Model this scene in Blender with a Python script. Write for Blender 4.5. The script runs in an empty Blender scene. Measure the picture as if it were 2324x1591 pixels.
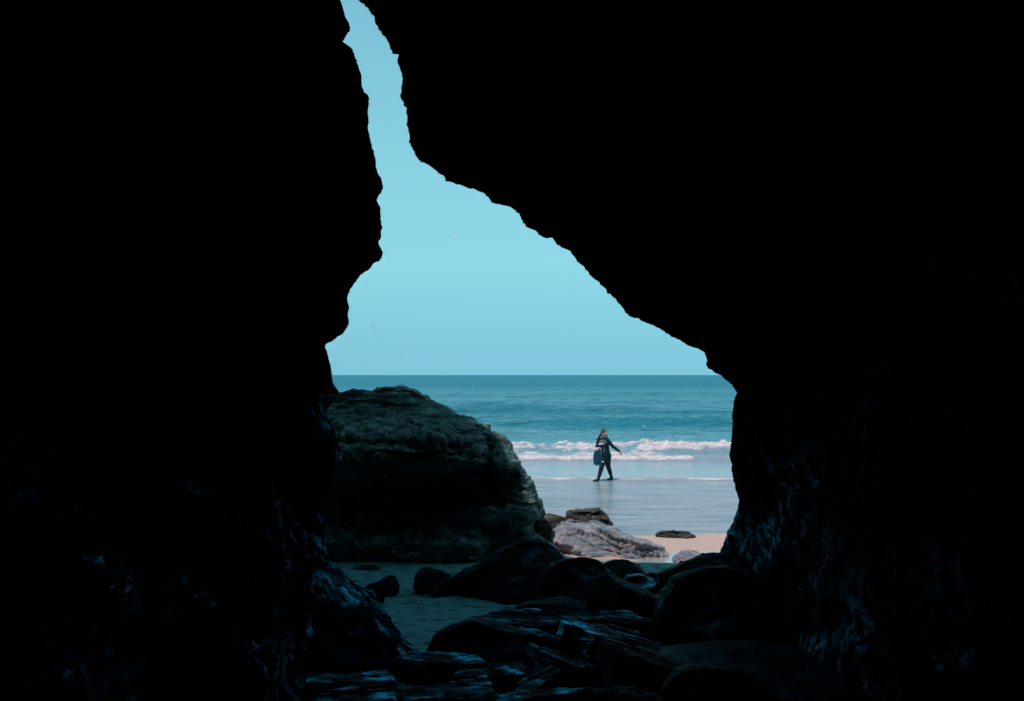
import bpy, bmesh, math
import numpy as np
from mathutils import Vector

S = bpy.context.scene
R = math.radians

# ------------------------------------------------------------------ camera, sky, sun, exposure
F, CX, HY, CH = 2259.0, 1162.0, 851.0, 3.4        # focal length / horizon in photo units, eye height over the sea (m)
cam_d = bpy.data.cameras.new('camera')
cam_d.lens = 35.0; cam_d.sensor_width = 36.0; cam_d.shift_y = 55.5 / 2324
cam_d.clip_start = 0.05; cam_d.clip_end = 60000
cam = bpy.data.objects.new('camera', cam_d)
cam.location = (0, 0, CH); cam.rotation_euler = (R(90), 0, 0)
S.collection.objects.link(cam); S.camera = cam

SUN_EL, SUN_AZ = 60, 222                           # azimuth from +Y (out to sea) clockwise: behind the camera, to the left
w = bpy.data.worlds.new('World'); S.world = w; w.use_nodes = True
nt = w.node_tree; nt.nodes.clear()
o_ = nt.nodes.new('ShaderNodeOutputWorld'); bg = nt.nodes.new('ShaderNodeBackground')
sky = nt.nodes.new('ShaderNodeTexSky'); sky.sky_type = 'NISHITA'; sky.sun_disc = False
sky.sun_elevation = R(SUN_EL); sky.sun_rotation = R(SUN_AZ); sky.air_density = 1.0; sky.dust_density = 0.6; sky.ozone_density = 1.0
tint = nt.nodes.new('ShaderNodeMix'); tint.data_type = 'RGBA'; tint.blend_type = 'MULTIPLY'; tint.inputs[0].default_value = 1
tint.inputs[7].default_value = (0.87, 1.42, 1.10, 1)
tcw = nt.nodes.new('ShaderNodeTexCoord'); sxw = nt.nodes.new('ShaderNodeSeparateXYZ'); cbw = nt.nodes.new('ShaderNodeCombineXYZ')
mzw = nt.nodes.new('ShaderNodeValToRGB')                # a duller band of sea haze low down, palest a little above it
for k_, (p_, v_) in enumerate(((0.0, 0.335), (0.11, 0.25), (0.2, 0.27), (0.40, 0.36), (1.0, 0.62))):
    e_ = mzw.color_ramp.elements[k_] if k_ < 2 else mzw.color_ramp.elements.new(p_)
    e_.position = p_; e_.color = (v_, v_, v_, 1)
nrw = nt.nodes.new('ShaderNodeVectorMath'); nrw.operation = 'NORMALIZE'      # clear sea air: the sky keeps its blue right down to the horizon
nt.links.new(tcw.outputs['Generated'], sxw.inputs[0]); nt.links.new(sxw.outputs[0], cbw.inputs[0]); nt.links.new(sxw.outputs[1], cbw.inputs[1])
nt.links.new(sxw.outputs[2], mzw.inputs[0]); nt.links.new(mzw.outputs[0], cbw.inputs[2]); nt.links.new(cbw.outputs[0], nrw.inputs[0]); nt.links.new(nrw.outputs[0], sky.inputs[0])
nt.links.new(sky.outputs[0], tint.inputs[6]); nt.links.new(tint.outputs[2], bg.inputs[0])
bg.inputs[1].default_value = 0.15
nt.links.new(bg.outputs[0], o_.inputs[0])

sun_d = bpy.data.lights.new('sun', 'SUN'); sun_d.energy = 3.6; sun_d.angle = R(0.5); sun_d.color = (1.0, 0.80, 0.75)
sun = bpy.data.objects.new('sun', sun_d); S.collection.objects.link(sun)
sd = Vector((math.sin(R(SUN_AZ)) * math.cos(R(SUN_EL)), math.cos(R(SUN_AZ)) * math.cos(R(SUN_EL)), math.sin(R(SUN_EL))))
sun.rotation_euler = sd.to_track_quat('Z', 'Y').to_euler(); sun.location = sd * 40
S.view_settings.view_transform = 'Standard'; S.view_settings.look = 'None'
S.view_settings.exposure = 0.0; S.view_settings.gamma = 1.0; S.view_settings.use_curve_mapping = False
S.cycles.max_bounces = 6; S.cycles.diffuse_bounces = 3; S.cycles.glossy_bounces = 3
S.cycles.sample_clamp_indirect = 4.0

# ------------------------------------------------------------------ helpers
def hsh(i, j, k, s):
    n = (i * 374761393 + j * 668265263 + k * 2147483647 + s * 974634577) & 0xFFFFFFFF
    n = ((n ^ (n >> 13)) * 1274126177) & 0xFFFFFFFF
    n = ((n ^ (n >> 16)) * 2246822519) & 0xFFFFFFFF
    return ((n ^ (n >> 15)) & 0xFFFFFF) / float(0xFFFFFF) * 2 - 1

def vnoise(p, seed=0):
    """smooth value noise in [-1,1]; p is (N,3)"""
    i = np.floor(p).astype(np.int64); f = p - i
    u = f * f * f * (f * (f * 6 - 15) + 10)
    x, y, z = i[:, 0], i[:, 1], i[:, 2]
    out = 0
    for a in (0, 1):
        wa = u[:, 0] if a else 1 - u[:, 0]
        for b in (0, 1):
            wb = u[:, 1] if b else 1 - u[:, 1]
            for c in (0, 1):
                wc = u[:, 2] if c else 1 - u[:, 2]
                out = out + wa * wb * wc * hsh(x + a, y + b, z + c, seed)
    return out

def fbm(p, oct=4, seed=0, gain=0.5, ridged=False):
    p = np.asarray(p, float); t = 0; a = 1.0; tot = 0
    for o in range(oct):
        n = vnoise(p + 17.3 * o, seed + o)
        if ridged: n = 1 - 2 * np.abs(n)
        t = t + a * n; tot += a; a *= gain; p = p * 2.03
    return t / tot

def sstep(a, b, x):
    t = np.clip((x - a) / (b - a), 0, 1); return t * t * (3 - 2 * t)

def P(px, py, d):
    return np.array([(px - CX) * d / F, d, CH - (py - HY) * d / F])

def ground_z(d):
    d = np.asarray(d, float)
    return np.where(d >= 32, np.maximum(-0.03 * (d - 32), -3.0), np.where(d > 12, 0.03 * (32 - d), 0.6 + 0.08 * (12 - d)))

def ground_depth(py):
    """distance at which the line of sight py meets the beach"""
    lo, hi = 1.0, 60.0
    for _ in range(60):
        m = (lo + hi) / 2
        if CH - (py - HY) * m / F > ground_z(m): lo = m
        else: hi = m
    return lo

def make_mesh(name, V, faces, mat=None, parent=None, smooth=True, base=None):
    V = np.asarray(V, float)
    me = bpy.data.meshes.new(name)
    if base is not None: V = V - np.asarray(base)
    fa = np.asarray(faces) if len({len(f) for f in faces}) == 1 else None
    if fa is not None:
        k = fa.shape[1]; n = len(fa)
        me.vertices.add(len(V)); me.vertices.foreach_set('co', V.astype(np.float32).ravel())
        me.loops.add(n * k); me.loops.foreach_set('vertex_index', fa.astype(np.int32).ravel())
        me.polygons.add(n)
        me.polygons.foreach_set('loop_start', np.arange(0, n * k, k, dtype=np.int32))
        me.polygons.foreach_set('loop_total', np.full(n, k, dtype=np.int32))
        me.update(calc_edges=True); me.validate()
    else:
        me.from_pydata(V.tolist(), [], [list(f) for f in faces]); me.update()
    if smooth: me.polygons.foreach_set('use_smooth', np.ones(len(me.polygons), dtype=bool))
    ob = bpy.data.objects.new(name, me); S.collection.objects.link(ob)
    if base is not None: ob.location = base
    if mat: me.materials.append(mat)
    if parent: ob.parent = parent
    return ob

def tag(o, label=None, cat=None, group=None, kind=None):
    if label: o['label'] = label
    if cat: o['category'] = cat
    if group: o['group'] = group
    if kind or label: o['kind'] = kind or 'thing'
    return o

def grid_faces(nr, nc, wrap=False):
    r = np.arange(nr - 1)[:, None]; c = np.arange(nc if wrap else nc - 1)[None, :]
    a = r * nc + c; b = r * nc + (c + 1) % nc
    return np.stack([a, b, b + nc, a + nc], -1).reshape(-1, 4)

def vnormals(V, faces):
    a = V[faces[:, 2]] - V[faces[:, 0]]; b = V[faces[:, 3]] - V[faces[:, 1]]
    n = np.cross(a, b); N = np.zeros_like(V)
    for k in range(4): np.add.at(N, faces[:, k], n)
    l = np.linalg.norm(N, axis=1, keepdims=True); l[l < 1e-12] = 1
    return N / l

def resample(pts, n, closed=True):
    p = np.asarray(pts, float)
    if closed: p = np.vstack([p, p[:1]])
    s = np.concatenate([[0], np.cumsum(np.linalg.norm(np.diff(p[:, :2], axis=0), axis=1))])
    t = np.linspace(0, s[-1], n, endpoint=not closed)
    return np.stack([np.interp(t, s, p[:, k]) for k in range(p.shape[1])], 1)

# ------------------------------------------------------------------ materials
def new_mat(name):
    m = bpy.data.materials.new(name); m.use_nodes = True
    nt = m.node_tree; b = nt.nodes['Principled BSDF']
    return m, nt, b

def N(nt, t, **kw):
    n = nt.nodes.new(t)
    for k, v in kw.items():
        if k in n.inputs: n.inputs[k].default_value = v
        else: setattr(n, k, v)
    return n

def ramp(nt, src, stops, interp='LINEAR'):
    r = nt.nodes.new('ShaderNodeValToRGB'); r.color_ramp.interpolation = interp
    e = r.color_ramp.elements
    while len(e) < len(stops): e.new(0.5)
    for k, (p, c) in enumerate(stops):
        e[k].position = p
        e[k].color = (c, c, c, 1) if isinstance(c, (int, float)) else (*c, 1)
    nt.links.new(src, r.inputs[0]); return r.outputs[0]

def rock_mat(name, cols, rough=(0.25, 0.6), scale=1.0, strata=(1, 1, 3), tilt=(0, 0.25, 0.1), bump=0.6, spec=0.5, pit=0.0, vein=None, coat=0.0, bdist=0.05, wet=None, film=(0.20, 0.62, 0.86), patch=1.4, dry=0.0, zone=(1.3, 4.2)):
    """layered slate: noise stretched along tilted beds, second noise of patches, optional pale veins, bumps and pits"""
    m, nt, b = new_mat(name); L = nt.links.new
    tc = N(nt, 'ShaderNodeTexCoord'); mp = N(nt, 'ShaderNodeMapping')
    mp.inputs['Rotation'].default_value = tilt
    mp.inputs['Scale'].default_value = [s * scale for s in strata]
    L(tc.outputs['Object'], mp.inputs[0])
    warp = N(nt, 'ShaderNodeTexNoise', Scale=0.9 * scale, Detail=3.0)
    L(tc.outputs['Object'], warp.inputs[0])
    mixv = N(nt, 'ShaderNodeVectorMath', operation='MULTIPLY_ADD'); mixv.inputs[1].default_value = (0.9, 0.9, 0.9)
    L(warp.outputs['Color'], mixv.inputs[0]); L(mp.outputs[0], mixv.inputs[2])
    n1 = N(nt, 'ShaderNodeTexNoise', Scale=2.2, Detail=9.0, Roughness=0.68); L(mixv.outputs[0], n1.inputs[0])
    n2 = N(nt, 'ShaderNodeTexNoise', Scale=1.3 * scale, Detail=4.0); L(tc.outputs['Object'], n2.inputs[0])
    n3 = N(nt, 'ShaderNodeTexNoise', Scale=22.0 * scale, Detail=6.0, Roughness=0.7); L(mixv.outputs[0], n3.inputs[0])
    col = ramp(nt, n1.outputs[0], [(0.30 + 0.4 * i / (len(cols) - 1), c) for i, c in enumerate(cols)])
    if vein:
        nv = N(nt, 'ShaderNodeTexNoise', Scale=1.5, Detail=4.0, Roughness=0.6, Distortion=0.8); L(mixv.outputs[0], nv.inputs[0])
        f = ramp(nt, nv.outputs[0], [(0.44, 0.0), (0.485, 1.0), (0.50, 1.0), (0.55, 0.0)])
        k = N(nt, 'ShaderNodeMath', operation='MULTIPLY'); L(f, k.inputs[0])
        L(ramp(nt, n2.outputs[0], [(0.42, 0.1), (0.6, 1.0)]), k.inputs[1])
        mx = N(nt, 'ShaderNodeMix', data_type='RGBA'); L(k.outputs[0], mx.inputs[0]); L(col, mx.inputs[6]); mx.inputs[7].default_value = (*vein, 1)
        col = mx.outputs[2]
    L(col, b.inputs['Base Color'])
    L(ramp(nt, n2.outputs[0], [(0.35, rough[0]), (0.65, rough[1])]), b.inputs['Roughness'])
    b.inputs['Specular IOR Level'].default_value = spec
    if wet:                                               # wet streaks along the beds: the sky's blue sheen is put into their colour
        gz = N(nt, 'ShaderNodeNewGeometry'); sz = N(nt, 'ShaderNodeSeparateXYZ'); L(gz.outputs['Position'], sz.inputs[0])
        zr = N(nt, 'ShaderNodeMapRange'); zr.inputs[1].default_value = zone[0]; zr.inputs[2].default_value = zone[1]; zr.inputs[3].default_value = 1.0; zr.inputs[4].default_value = 0.07   # the painted sheen fades out up the walls
        L(sz.outputs['Z'], zr.inputs[0])
        wm = N(nt, 'ShaderNodeMath', operation='MULTIPLY'); L(ramp(nt, n1.outputs[0], [(wet[0], 0.02), (wet[1], spec)]), wm.inputs[0])
        n4 = N(nt, 'ShaderNodeTexNoise', Scale=patch, Detail=4.0, Roughness=0.6); L(tc.outputs['Object'], n4.inputs[0])    # painted sheen gathered into patches
        pm = N(nt, 'ShaderNodeMath', operation='MULTIPLY'); L(ramp(nt, n4.outputs[0], [(0.40, 0.05), (0.60, 1.0)]), pm.inputs[0]); L(zr.outputs[0], pm.inputs[1]); L(pm.outputs[0], wm.inputs[1])
        L(wm.outputs[0], b.inputs['Metallic'])             # metallic streaks, blue sky glint set in the film colour
        b.inputs['Specular IOR Level'].default_value = dry
        fmx = N(nt, 'ShaderNodeMix', data_type='RGBA'); L(wm.outputs[0], fmx.inputs[0]); L(b.inputs['Base Color'].links[0].from_socket, fmx.inputs[6]); fmx.inputs[7].default_value = (*film, 1)
        L(fmx.outputs[2], b.inputs['Base Color'])
        b.inputs['Specular Tint'].default_value = (0.30, 0.76, 1.0, 1)
    if coat: b.inputs['Coat Weight'].default_value = coat; b.inputs['Coat Roughness'].default_value = 0.18
    add = N(nt, 'ShaderNodeMath', operation='MULTIPLY_ADD'); add.inputs[1].default_value = 0.35
    L(n3.outputs[0], add.inputs[0]); L(n1.outputs[0], add.inputs[2]); h = add.outputs[0]
    if pit:
        vo = N(nt, 'ShaderNodeTexVoronoi', Scale=5.0 * scale, Randomness=1.0); L(tc.outputs['Object'], vo.inputs[0])
        pr = ramp(nt, vo.outputs['Distance'], [(0.1, 0.0), (0.45, 1.0)])
        a2 = N(nt, 'ShaderNodeMath', operation='MULTIPLY_ADD'); a2.inputs[1].default_value = pit
        L(pr, a2.inputs[0]); L(h, a2.inputs[2]); h = a2.outputs[0]
    bp = N(nt, 'ShaderNodeBump', Strength=bump, Distance=bdist); L(h, bp.inputs['Height']); L(bp.outputs[0], b.inputs['Normal'])
    return m

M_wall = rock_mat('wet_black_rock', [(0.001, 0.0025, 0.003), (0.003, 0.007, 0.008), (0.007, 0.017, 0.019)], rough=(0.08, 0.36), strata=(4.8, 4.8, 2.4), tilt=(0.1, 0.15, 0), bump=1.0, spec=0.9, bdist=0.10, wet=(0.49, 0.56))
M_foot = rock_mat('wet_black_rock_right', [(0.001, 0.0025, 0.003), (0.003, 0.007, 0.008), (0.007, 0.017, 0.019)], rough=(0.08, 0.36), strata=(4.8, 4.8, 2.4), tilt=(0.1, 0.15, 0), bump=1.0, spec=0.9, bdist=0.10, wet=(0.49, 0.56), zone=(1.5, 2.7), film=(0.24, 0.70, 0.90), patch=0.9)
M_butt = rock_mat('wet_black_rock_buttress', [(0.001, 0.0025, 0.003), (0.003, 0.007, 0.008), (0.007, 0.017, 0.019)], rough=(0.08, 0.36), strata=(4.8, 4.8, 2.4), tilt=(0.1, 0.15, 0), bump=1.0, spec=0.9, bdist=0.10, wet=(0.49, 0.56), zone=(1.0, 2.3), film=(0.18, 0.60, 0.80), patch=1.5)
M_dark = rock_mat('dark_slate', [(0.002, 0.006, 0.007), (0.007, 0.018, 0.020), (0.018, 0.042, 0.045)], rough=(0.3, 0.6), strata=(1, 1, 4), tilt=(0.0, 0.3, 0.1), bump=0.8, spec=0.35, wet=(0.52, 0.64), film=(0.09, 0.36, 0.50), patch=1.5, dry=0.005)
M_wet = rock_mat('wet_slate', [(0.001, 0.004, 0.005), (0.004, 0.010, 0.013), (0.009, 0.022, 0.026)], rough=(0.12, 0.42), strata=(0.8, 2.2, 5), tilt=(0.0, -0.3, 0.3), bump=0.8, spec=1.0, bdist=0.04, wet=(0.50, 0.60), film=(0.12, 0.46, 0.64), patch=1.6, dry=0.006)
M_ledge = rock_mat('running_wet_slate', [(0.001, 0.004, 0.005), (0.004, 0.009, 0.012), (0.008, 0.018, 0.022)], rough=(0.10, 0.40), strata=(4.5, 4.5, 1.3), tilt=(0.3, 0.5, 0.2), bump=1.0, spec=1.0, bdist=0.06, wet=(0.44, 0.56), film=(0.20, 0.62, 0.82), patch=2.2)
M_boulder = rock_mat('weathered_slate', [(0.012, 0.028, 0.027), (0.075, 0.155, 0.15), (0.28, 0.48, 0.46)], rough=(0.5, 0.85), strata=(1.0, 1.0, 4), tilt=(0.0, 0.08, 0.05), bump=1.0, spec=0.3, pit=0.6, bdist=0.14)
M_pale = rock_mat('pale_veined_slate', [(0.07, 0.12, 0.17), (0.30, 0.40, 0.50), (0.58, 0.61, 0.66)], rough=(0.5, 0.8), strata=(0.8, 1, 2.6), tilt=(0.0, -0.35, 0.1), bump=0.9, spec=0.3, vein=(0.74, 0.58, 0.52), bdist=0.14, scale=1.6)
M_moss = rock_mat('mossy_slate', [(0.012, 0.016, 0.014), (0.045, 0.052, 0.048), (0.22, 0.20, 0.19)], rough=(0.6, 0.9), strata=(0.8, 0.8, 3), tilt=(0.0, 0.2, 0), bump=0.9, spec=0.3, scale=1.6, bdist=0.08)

def sand_mat():
    m, nt, b = new_mat('beach_sand'); L = nt.links.new
    g = N(nt, 'ShaderNodeNewGeometry'); sx = N(nt, 'ShaderNodeSeparateXYZ'); L(g.outputs['Position'], sx.inputs[0])
    wob = N(nt, 'ShaderNodeTexNoise', Scale=0.35, Detail=4.0); L(g.outputs['Position'], wob.inputs[0])
    yy = N(nt, 'ShaderNodeMath', operation='MULTIPLY_ADD'); yy.inputs[1].default_value = 1.6; L(wob.outputs[0], yy.inputs[0]); L(sx.outputs['Y'], yy.inputs[2])
    wet = N(nt, 'ShaderNodeMapRange', interpolation_type='SMOOTHSTEP'); wet.inputs[1].default_value = 19.2; wet.inputs[2].default_value = 19.8
    L(yy.outputs[0], wet.inputs[0])
    shade_mask = N(nt, 'ShaderNodeMapRange', interpolation_type='SMOOTHSTEP'); shade_mask.inputs[1].default_value = 16.9; shade_mask.inputs[2].default_value = 16.2
    L(yy.outputs[0], shade_mask.inputs[0])                      # cave floor: teal of the cliff's shade painted into the sand colour
    grain = N(nt, 'ShaderNodeTexNoise', Scale=60.0, Detail=5.0, Roughness=0.8); L(g.outputs['Position'], grain.inputs[0])
    dry = ramp(nt, grain.outputs[0], [(0.3, (0.40, 0.30, 0.275)), (0.7, (0.56, 0.42, 0.385))])
    mst = N(nt, 'ShaderNodeMapping'); mst.inputs['Scale'].default_value = (0.35, 2.2, 1); L(g.outputs['Position'], mst.inputs[0])
    film = N(nt, 'ShaderNodeTexNoise', Scale=1.6, Detail=5.0, Roughness=0.6); L(mst.outputs[0], film.inputs[0])
    wetc = ramp(nt, film.outputs[0], [(0.36, (0.13, 0.155, 0.20)), (0.62, (0.33, 0.325, 0.375))])
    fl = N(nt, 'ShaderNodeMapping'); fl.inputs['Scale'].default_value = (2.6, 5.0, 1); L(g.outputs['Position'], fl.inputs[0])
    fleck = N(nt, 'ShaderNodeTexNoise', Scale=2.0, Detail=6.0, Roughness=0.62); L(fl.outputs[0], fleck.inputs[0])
    shade_col = ramp(nt, fleck.outputs[0], [(0.385, (0.02, 0.04, 0.04)), (0.47, (0.07, 0.20, 0.215)), (0.7, (0.10, 0.27, 0.29))])
    m1 = N(nt, 'ShaderNodeMix', data_type='RGBA'); L(shade_mask.outputs[0], m1.inputs[0]); L(dry, m1.inputs[6]); L(shade_col, m1.inputs[7])
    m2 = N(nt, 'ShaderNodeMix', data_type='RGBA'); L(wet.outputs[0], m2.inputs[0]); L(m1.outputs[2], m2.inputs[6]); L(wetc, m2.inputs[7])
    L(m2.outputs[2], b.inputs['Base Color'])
    ro = N(nt, 'ShaderNodeMapRange'); ro.inputs[3].default_value = 0.9; ro.inputs[4].default_value = 0.16; L(wet.outputs[0], ro.inputs[0])
    L(ro.outputs[0], b.inputs['Roughness'])
    sp = N(nt, 'ShaderNodeMapRange'); sp.inputs[3].default_value = 0.15; sp.inputs[4].default_value = 0.5; L(wet.outputs[0], sp.inputs[0])
    L(sp.outputs[0], b.inputs['Specular IOR Level'])
    # ripples of draining water on the wet part, trodden lumps on the dry part
    rp = N(nt, 'ShaderNodeMapping'); rp.inputs['Scale'].default_value = (0.5, 3.0, 1); L(g.outputs['Position'], rp.inputs[0])
    rn = N(nt, 'ShaderNodeTexNoise', Scale=2.4, Detail=6.0, Roughness=0.6); L(rp.outputs[0], rn.inputs[0])
    hb = N(nt, 'ShaderNodeMix', data_type='FLOAT'); L(wet.outputs[0], hb.inputs[0]); L(fleck.outputs[0], hb.inputs[2]); L(rn.outputs[0], hb.inputs[3])
    ds = N(nt, 'ShaderNodeMapRange'); ds.inputs[3].default_value = 0.05; ds.inputs[4].default_value = 0.09; L(wet.outputs[0], ds.inputs[0])
    bp = N(nt, 'ShaderNodeBump', Strength=0.7); L(ds.outputs[0], bp.inputs['Distance']); L(hb.outputs[0], bp.inputs['Height']); L(bp.outputs[0], b.inputs['Normal'])
    return m

def sea_mat():
    m, nt, b = new_mat('sea_water'); L = nt.links.new
    g = N(nt, 'ShaderNodeNewGeometry'); sx = N(nt, 'ShaderNodeSeparateXYZ'); L(g.outputs['Position'], sx.inputs[0])
    at = N(nt, 'ShaderNodeAttribute', attribute_name='foam')
    # water over sand is pale, deep water blue-green
    big = N(nt, 'ShaderNodeMapping'); big.inputs['Scale'].default_value = (0.05, 0.25, 1); L(g.outputs['Position'], big.inputs[0])
    bn = N(nt, 'ShaderNodeTexNoise', Scale=1.0, Detail=4.0); L(big.outputs[0], bn.inputs[0])
    yy = N(nt, 'ShaderNodeMath', operation='MULTIPLY_ADD'); yy.inputs[1].default_value = 14.0; L(bn.outputs[0], yy.inputs[0]); L(sx.outputs['Y'], yy.inputs[2])
    dm = N(nt, 'ShaderNodeMapRange'); dm.inputs[1].default_value = 36.0; dm.inputs[2].default_value = 116.0; L(yy.outputs[0], dm.inputs[0])
    deep = ramp(nt, dm.outputs[0], [(0.0, (0.28, 0.28, 0.315)), (0.13, (0.22, 0.26, 0.31)), (0.23, (0.09, 0.24, 0.30)), (0.42, (0.012, 0.16, 0.225)), (1.0, (0.009, 0.155, 0.23))])
    fm = N(nt, 'ShaderNodeMapping'); fm.inputs['Scale'].default_value = (0.9, 1.5, 1); L(g.outputs['Position'], fm.inputs[0])
    fn = N(nt, 'ShaderNodeTexNoise', Scale=1.7, Detail=8.0, Roughness=0.7, Distortion=0.8); L(fm.outputs[0], fn.inputs[0])
    fs = N(nt, 'ShaderNodeMath', operation='ADD'); L(fn.outputs[0], fs.inputs[0]); L(at.outputs['Fac'], fs.inputs[1])
    fk = ramp(nt, fs.outputs[0], [(0.76, 0.0), (0.86, 0.7), (1.0, 1.0)])
    mx = N(nt, 'ShaderNodeMix', data_type='RGBA'); L(fk, mx.inputs[0]); L(deep, mx.inputs[6])
    ft = N(nt, 'ShaderNodeTexNoise', Scale=5.0, Detail=6.0, Roughness=0.7); L(fm.outputs[0], ft.inputs[0])
    L(ramp(nt, ft.outputs[0], [(0.34, (0.30, 0.33, 0.38)), (0.64, (0.72, 0.585, 0.585))]), mx.inputs[7])
    L(mx.outputs[2], b.inputs['Base Color'])
    far = N(nt, 'ShaderNodeMapRange'); far.inputs[1].default_value = 60.0; far.inputs[2].default_value = 320.0; far.inputs[3].default_value = 0.07; far.inputs[4].default_value = 0.45; L(sx.outputs['Y'], far.inputs[0])   # unresolved chop
    ro = N(nt, 'ShaderNodeMix', data_type='FLOAT'); L(fk, ro.inputs[0]); L(far.outputs[0], ro.inputs[2]); ro.inputs[3].default_value = 0.9; L(ro.outputs[0], b.inputs['Roughness'])
    b.inputs['IOR'].default_value = 1.33
    # chop: two sizes, stretched along the crests
    c1 = N(nt, 'ShaderNodeMapping'); c1.inputs['Scale'].default_value = (0.35, 0.8, 1); L(g.outputs['Position'], c1.inputs[0])
    w1 = N(nt, 'ShaderNodeTexNoise', Scale=1.0, Detail=8.0, Roughness=0.62); L(c1.outputs[0], w1.inputs[0])
    c2 = N(nt, 'ShaderNodeMapping'); c2.inputs['Scale'].default_value = (0.07, 0.16, 1); L(g.outputs['Position'], c2.inputs[0])
    w2 = N(nt, 'ShaderNodeTexNoise', Scale=1.0, Detail=5.0, Roughness=0.6); L(c2.outputs[0], w2.inputs[0])
    ad = N(nt, 'ShaderNodeMath', operation='MULTIPLY_ADD'); ad.inputs[1].default_value = 3.0; L(w2.outputs[0], ad.inputs[0]); L(w1.outputs[0], ad.inputs[2])
    dd = N(nt, 'ShaderNodeMapRange'); dd.inputs[1].default_value = 36.0; dd.inputs[2].default_value = 70.0; dd.inputs[3].default_value = 0.06; dd.inputs[4].default_value = 0.9
    L(sx.outputs['Y'], dd.inputs[0])
    bp = N(nt, 'ShaderNodeBump', Strength=1.0); L(dd.outputs[0], bp.inputs['Distance']); L(ad.outputs[0], bp.inputs['Height']); L(bp.outputs[0], b.inputs['Normal'])
    return m

def plain_mat(name, col, rough=0.6, spec=0.5, var=0.25, scale=30.0, bump=0.0):
    m, nt, b = new_mat(name); L = nt.links.new
    tc = N(nt, 'ShaderNodeTexCoord'); n = N(nt, 'ShaderNodeTexNoise', Scale=scale, Detail=4.0); L(tc.outputs['Object'], n.inputs[0])
    L(ramp(nt, n.outputs[0], [(0.3, tuple(c * (1 - var) for c in col)), (0.7, tuple(min(1, c * (1 + var)) for c in col))]), b.inputs['Base Color'])
    b.inputs['Roughness'].default_value = rough; b.inputs['Specular IOR Level'].default_value = spec
    if bump:
        bp = N(nt, 'ShaderNodeBump', Strength=bump, Distance=0.01); L(n.outputs[0], bp.inputs['Height']); L(bp.outputs[0], b.inputs['Normal'])
    return m

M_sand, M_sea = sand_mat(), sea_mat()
M_foam = plain_mat('white_foam', (0.82, 0.78, 0.78), 0.9, 0.2, 0.06, 6.0, 0.8)
M_pool = plain_mat('pool_water', (0.34, 0.35, 0.36), 0.03, 0.9, 0.05, 2.0)

# ------------------------------------------------------------------ beach: one sheet out beneath the sea
def axis(lo, hi, step, far, grow=1.25):
    a = list(np.arange(lo, hi + 1e-6, step)); s = step
    while a[-1] < far: s *= grow; a.append(a[-1] + s)
    s = step; b = []
    x = lo
    while x > -far: s *= grow; x -= s; b.append(x)
    return np.array(b[::-1] + a)

gx = axis(-9, 12, 0.12, 400); gy = np.concatenate([[-300, -120, -50, -25], np.arange(-14, 44, 0.12), [46, 50, 56, 66, 90, 140, 300, 900]])
X, Y = np.meshgrid(gx, gy); p2 = np.stack([X.ravel(), Y.ravel(), 0 * X.ravel()], 1)
Z = ground_z(np.clip(p2[:, 1], -1, 500))
lump = sstep(24, 15, p2[:, 1]) * 0.9 + 0.1
Z = Z - 0.10 * np.exp(-((((p2[:, 0] - 3.5) / 1.5) ** 2 + ((p2[:, 1] - 16.05) / 0.55) ** 2) ** 2)) * (1 + 0.3 * fbm(p2 * 1.7, 3, 44))   # hollow of the pool
Z = Z + lump * (0.035 * fbm(p2 * 0.6, 3, 5) + 0.018 * fbm(p2 * 2.6, 3, 9)) * (p2[:, 1] < 31)
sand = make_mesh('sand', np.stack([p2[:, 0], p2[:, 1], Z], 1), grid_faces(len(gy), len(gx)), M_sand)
tag(sand, kind='structure')

# ------------------------------------------------------------------ sea
sxs = axis(-9, 13, 0.08, 30000, 1.16)
ys = list(np.arange(32.0, 74, 0.08)); st = 0.09
while ys[-1] < 40000: st *= 1.013; ys.append(ys[-1] + st)
ys = np.array(ys)
X, Y = np.meshgrid(sxs, ys); x = X.ravel(); y = Y.ravel()
q = np.stack([x, y, 0 * x], 1)
near = sstep(2500, 250, y)
z = np.zeros_like(x)
along = fbm(q * np.array([0.10, 0.02, 1]), 3, 41)
swash = 0.6 * fbm(q * np.array([0.22, 0.0, 0]) , 3, 77)
def ridge(y0, wf, wb, amp):                        # a swell: steep on the shore side, long on the sea side
    dy = y - y0; return amp * np.where(dy < 0, np.exp(-(dy / wf) ** 2), np.exp(-(dy / wb) ** 2))
z += ridge(66 + 3.0 * along, 2.0, 5.5, 0.62 * sstep(-4, 8, x + 3 * along))
z += ridge(88 + 4.0 * along, 2.6, 9.0, 0.70 * (0.75 + 0.5 * along))
z += ridge(54 + 3.5 * along, 1.6, 4.0, 0.16 * (0.6 + along))
z += ridge(118 + 6 * along, 4.0, 12.0, 0.45)
z += ridge(160 + 6 * along, 5.0, 14.0, 0.5)
chop = sstep(38, 60, y)
z += sstep(70, 110, y) * sstep(700, 220, y) * 0.34 * fbm(q * np.array([0.018, 0.085, 1]), 3, 61)
z += near * chop * (0.09 * fbm(q * np.array([0.4, 1.3, 1]) + 40, 4, 91, ridged=True) + 0.13 * fbm(q * np.array([0.22, 0.75, 1]), 4, 3) + 0.06 * fbm(q * np.array([0.6, 1.8, 1]), 3, 8))
z += (1 - chop) * 0.012 * fbm(q * np.array([0.7, 2.0, 1]), 3, 18)
PX = lambda px, d: (px - CX) * d / F
foam = np.zeros_like(x) - 0.2
turb = fbm(q * np.array([1.3, 1.8, 1]), 4, 21)
turb2 = fbm(q * np.array([3.6, 4.6, 1]), 4, 23)
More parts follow.
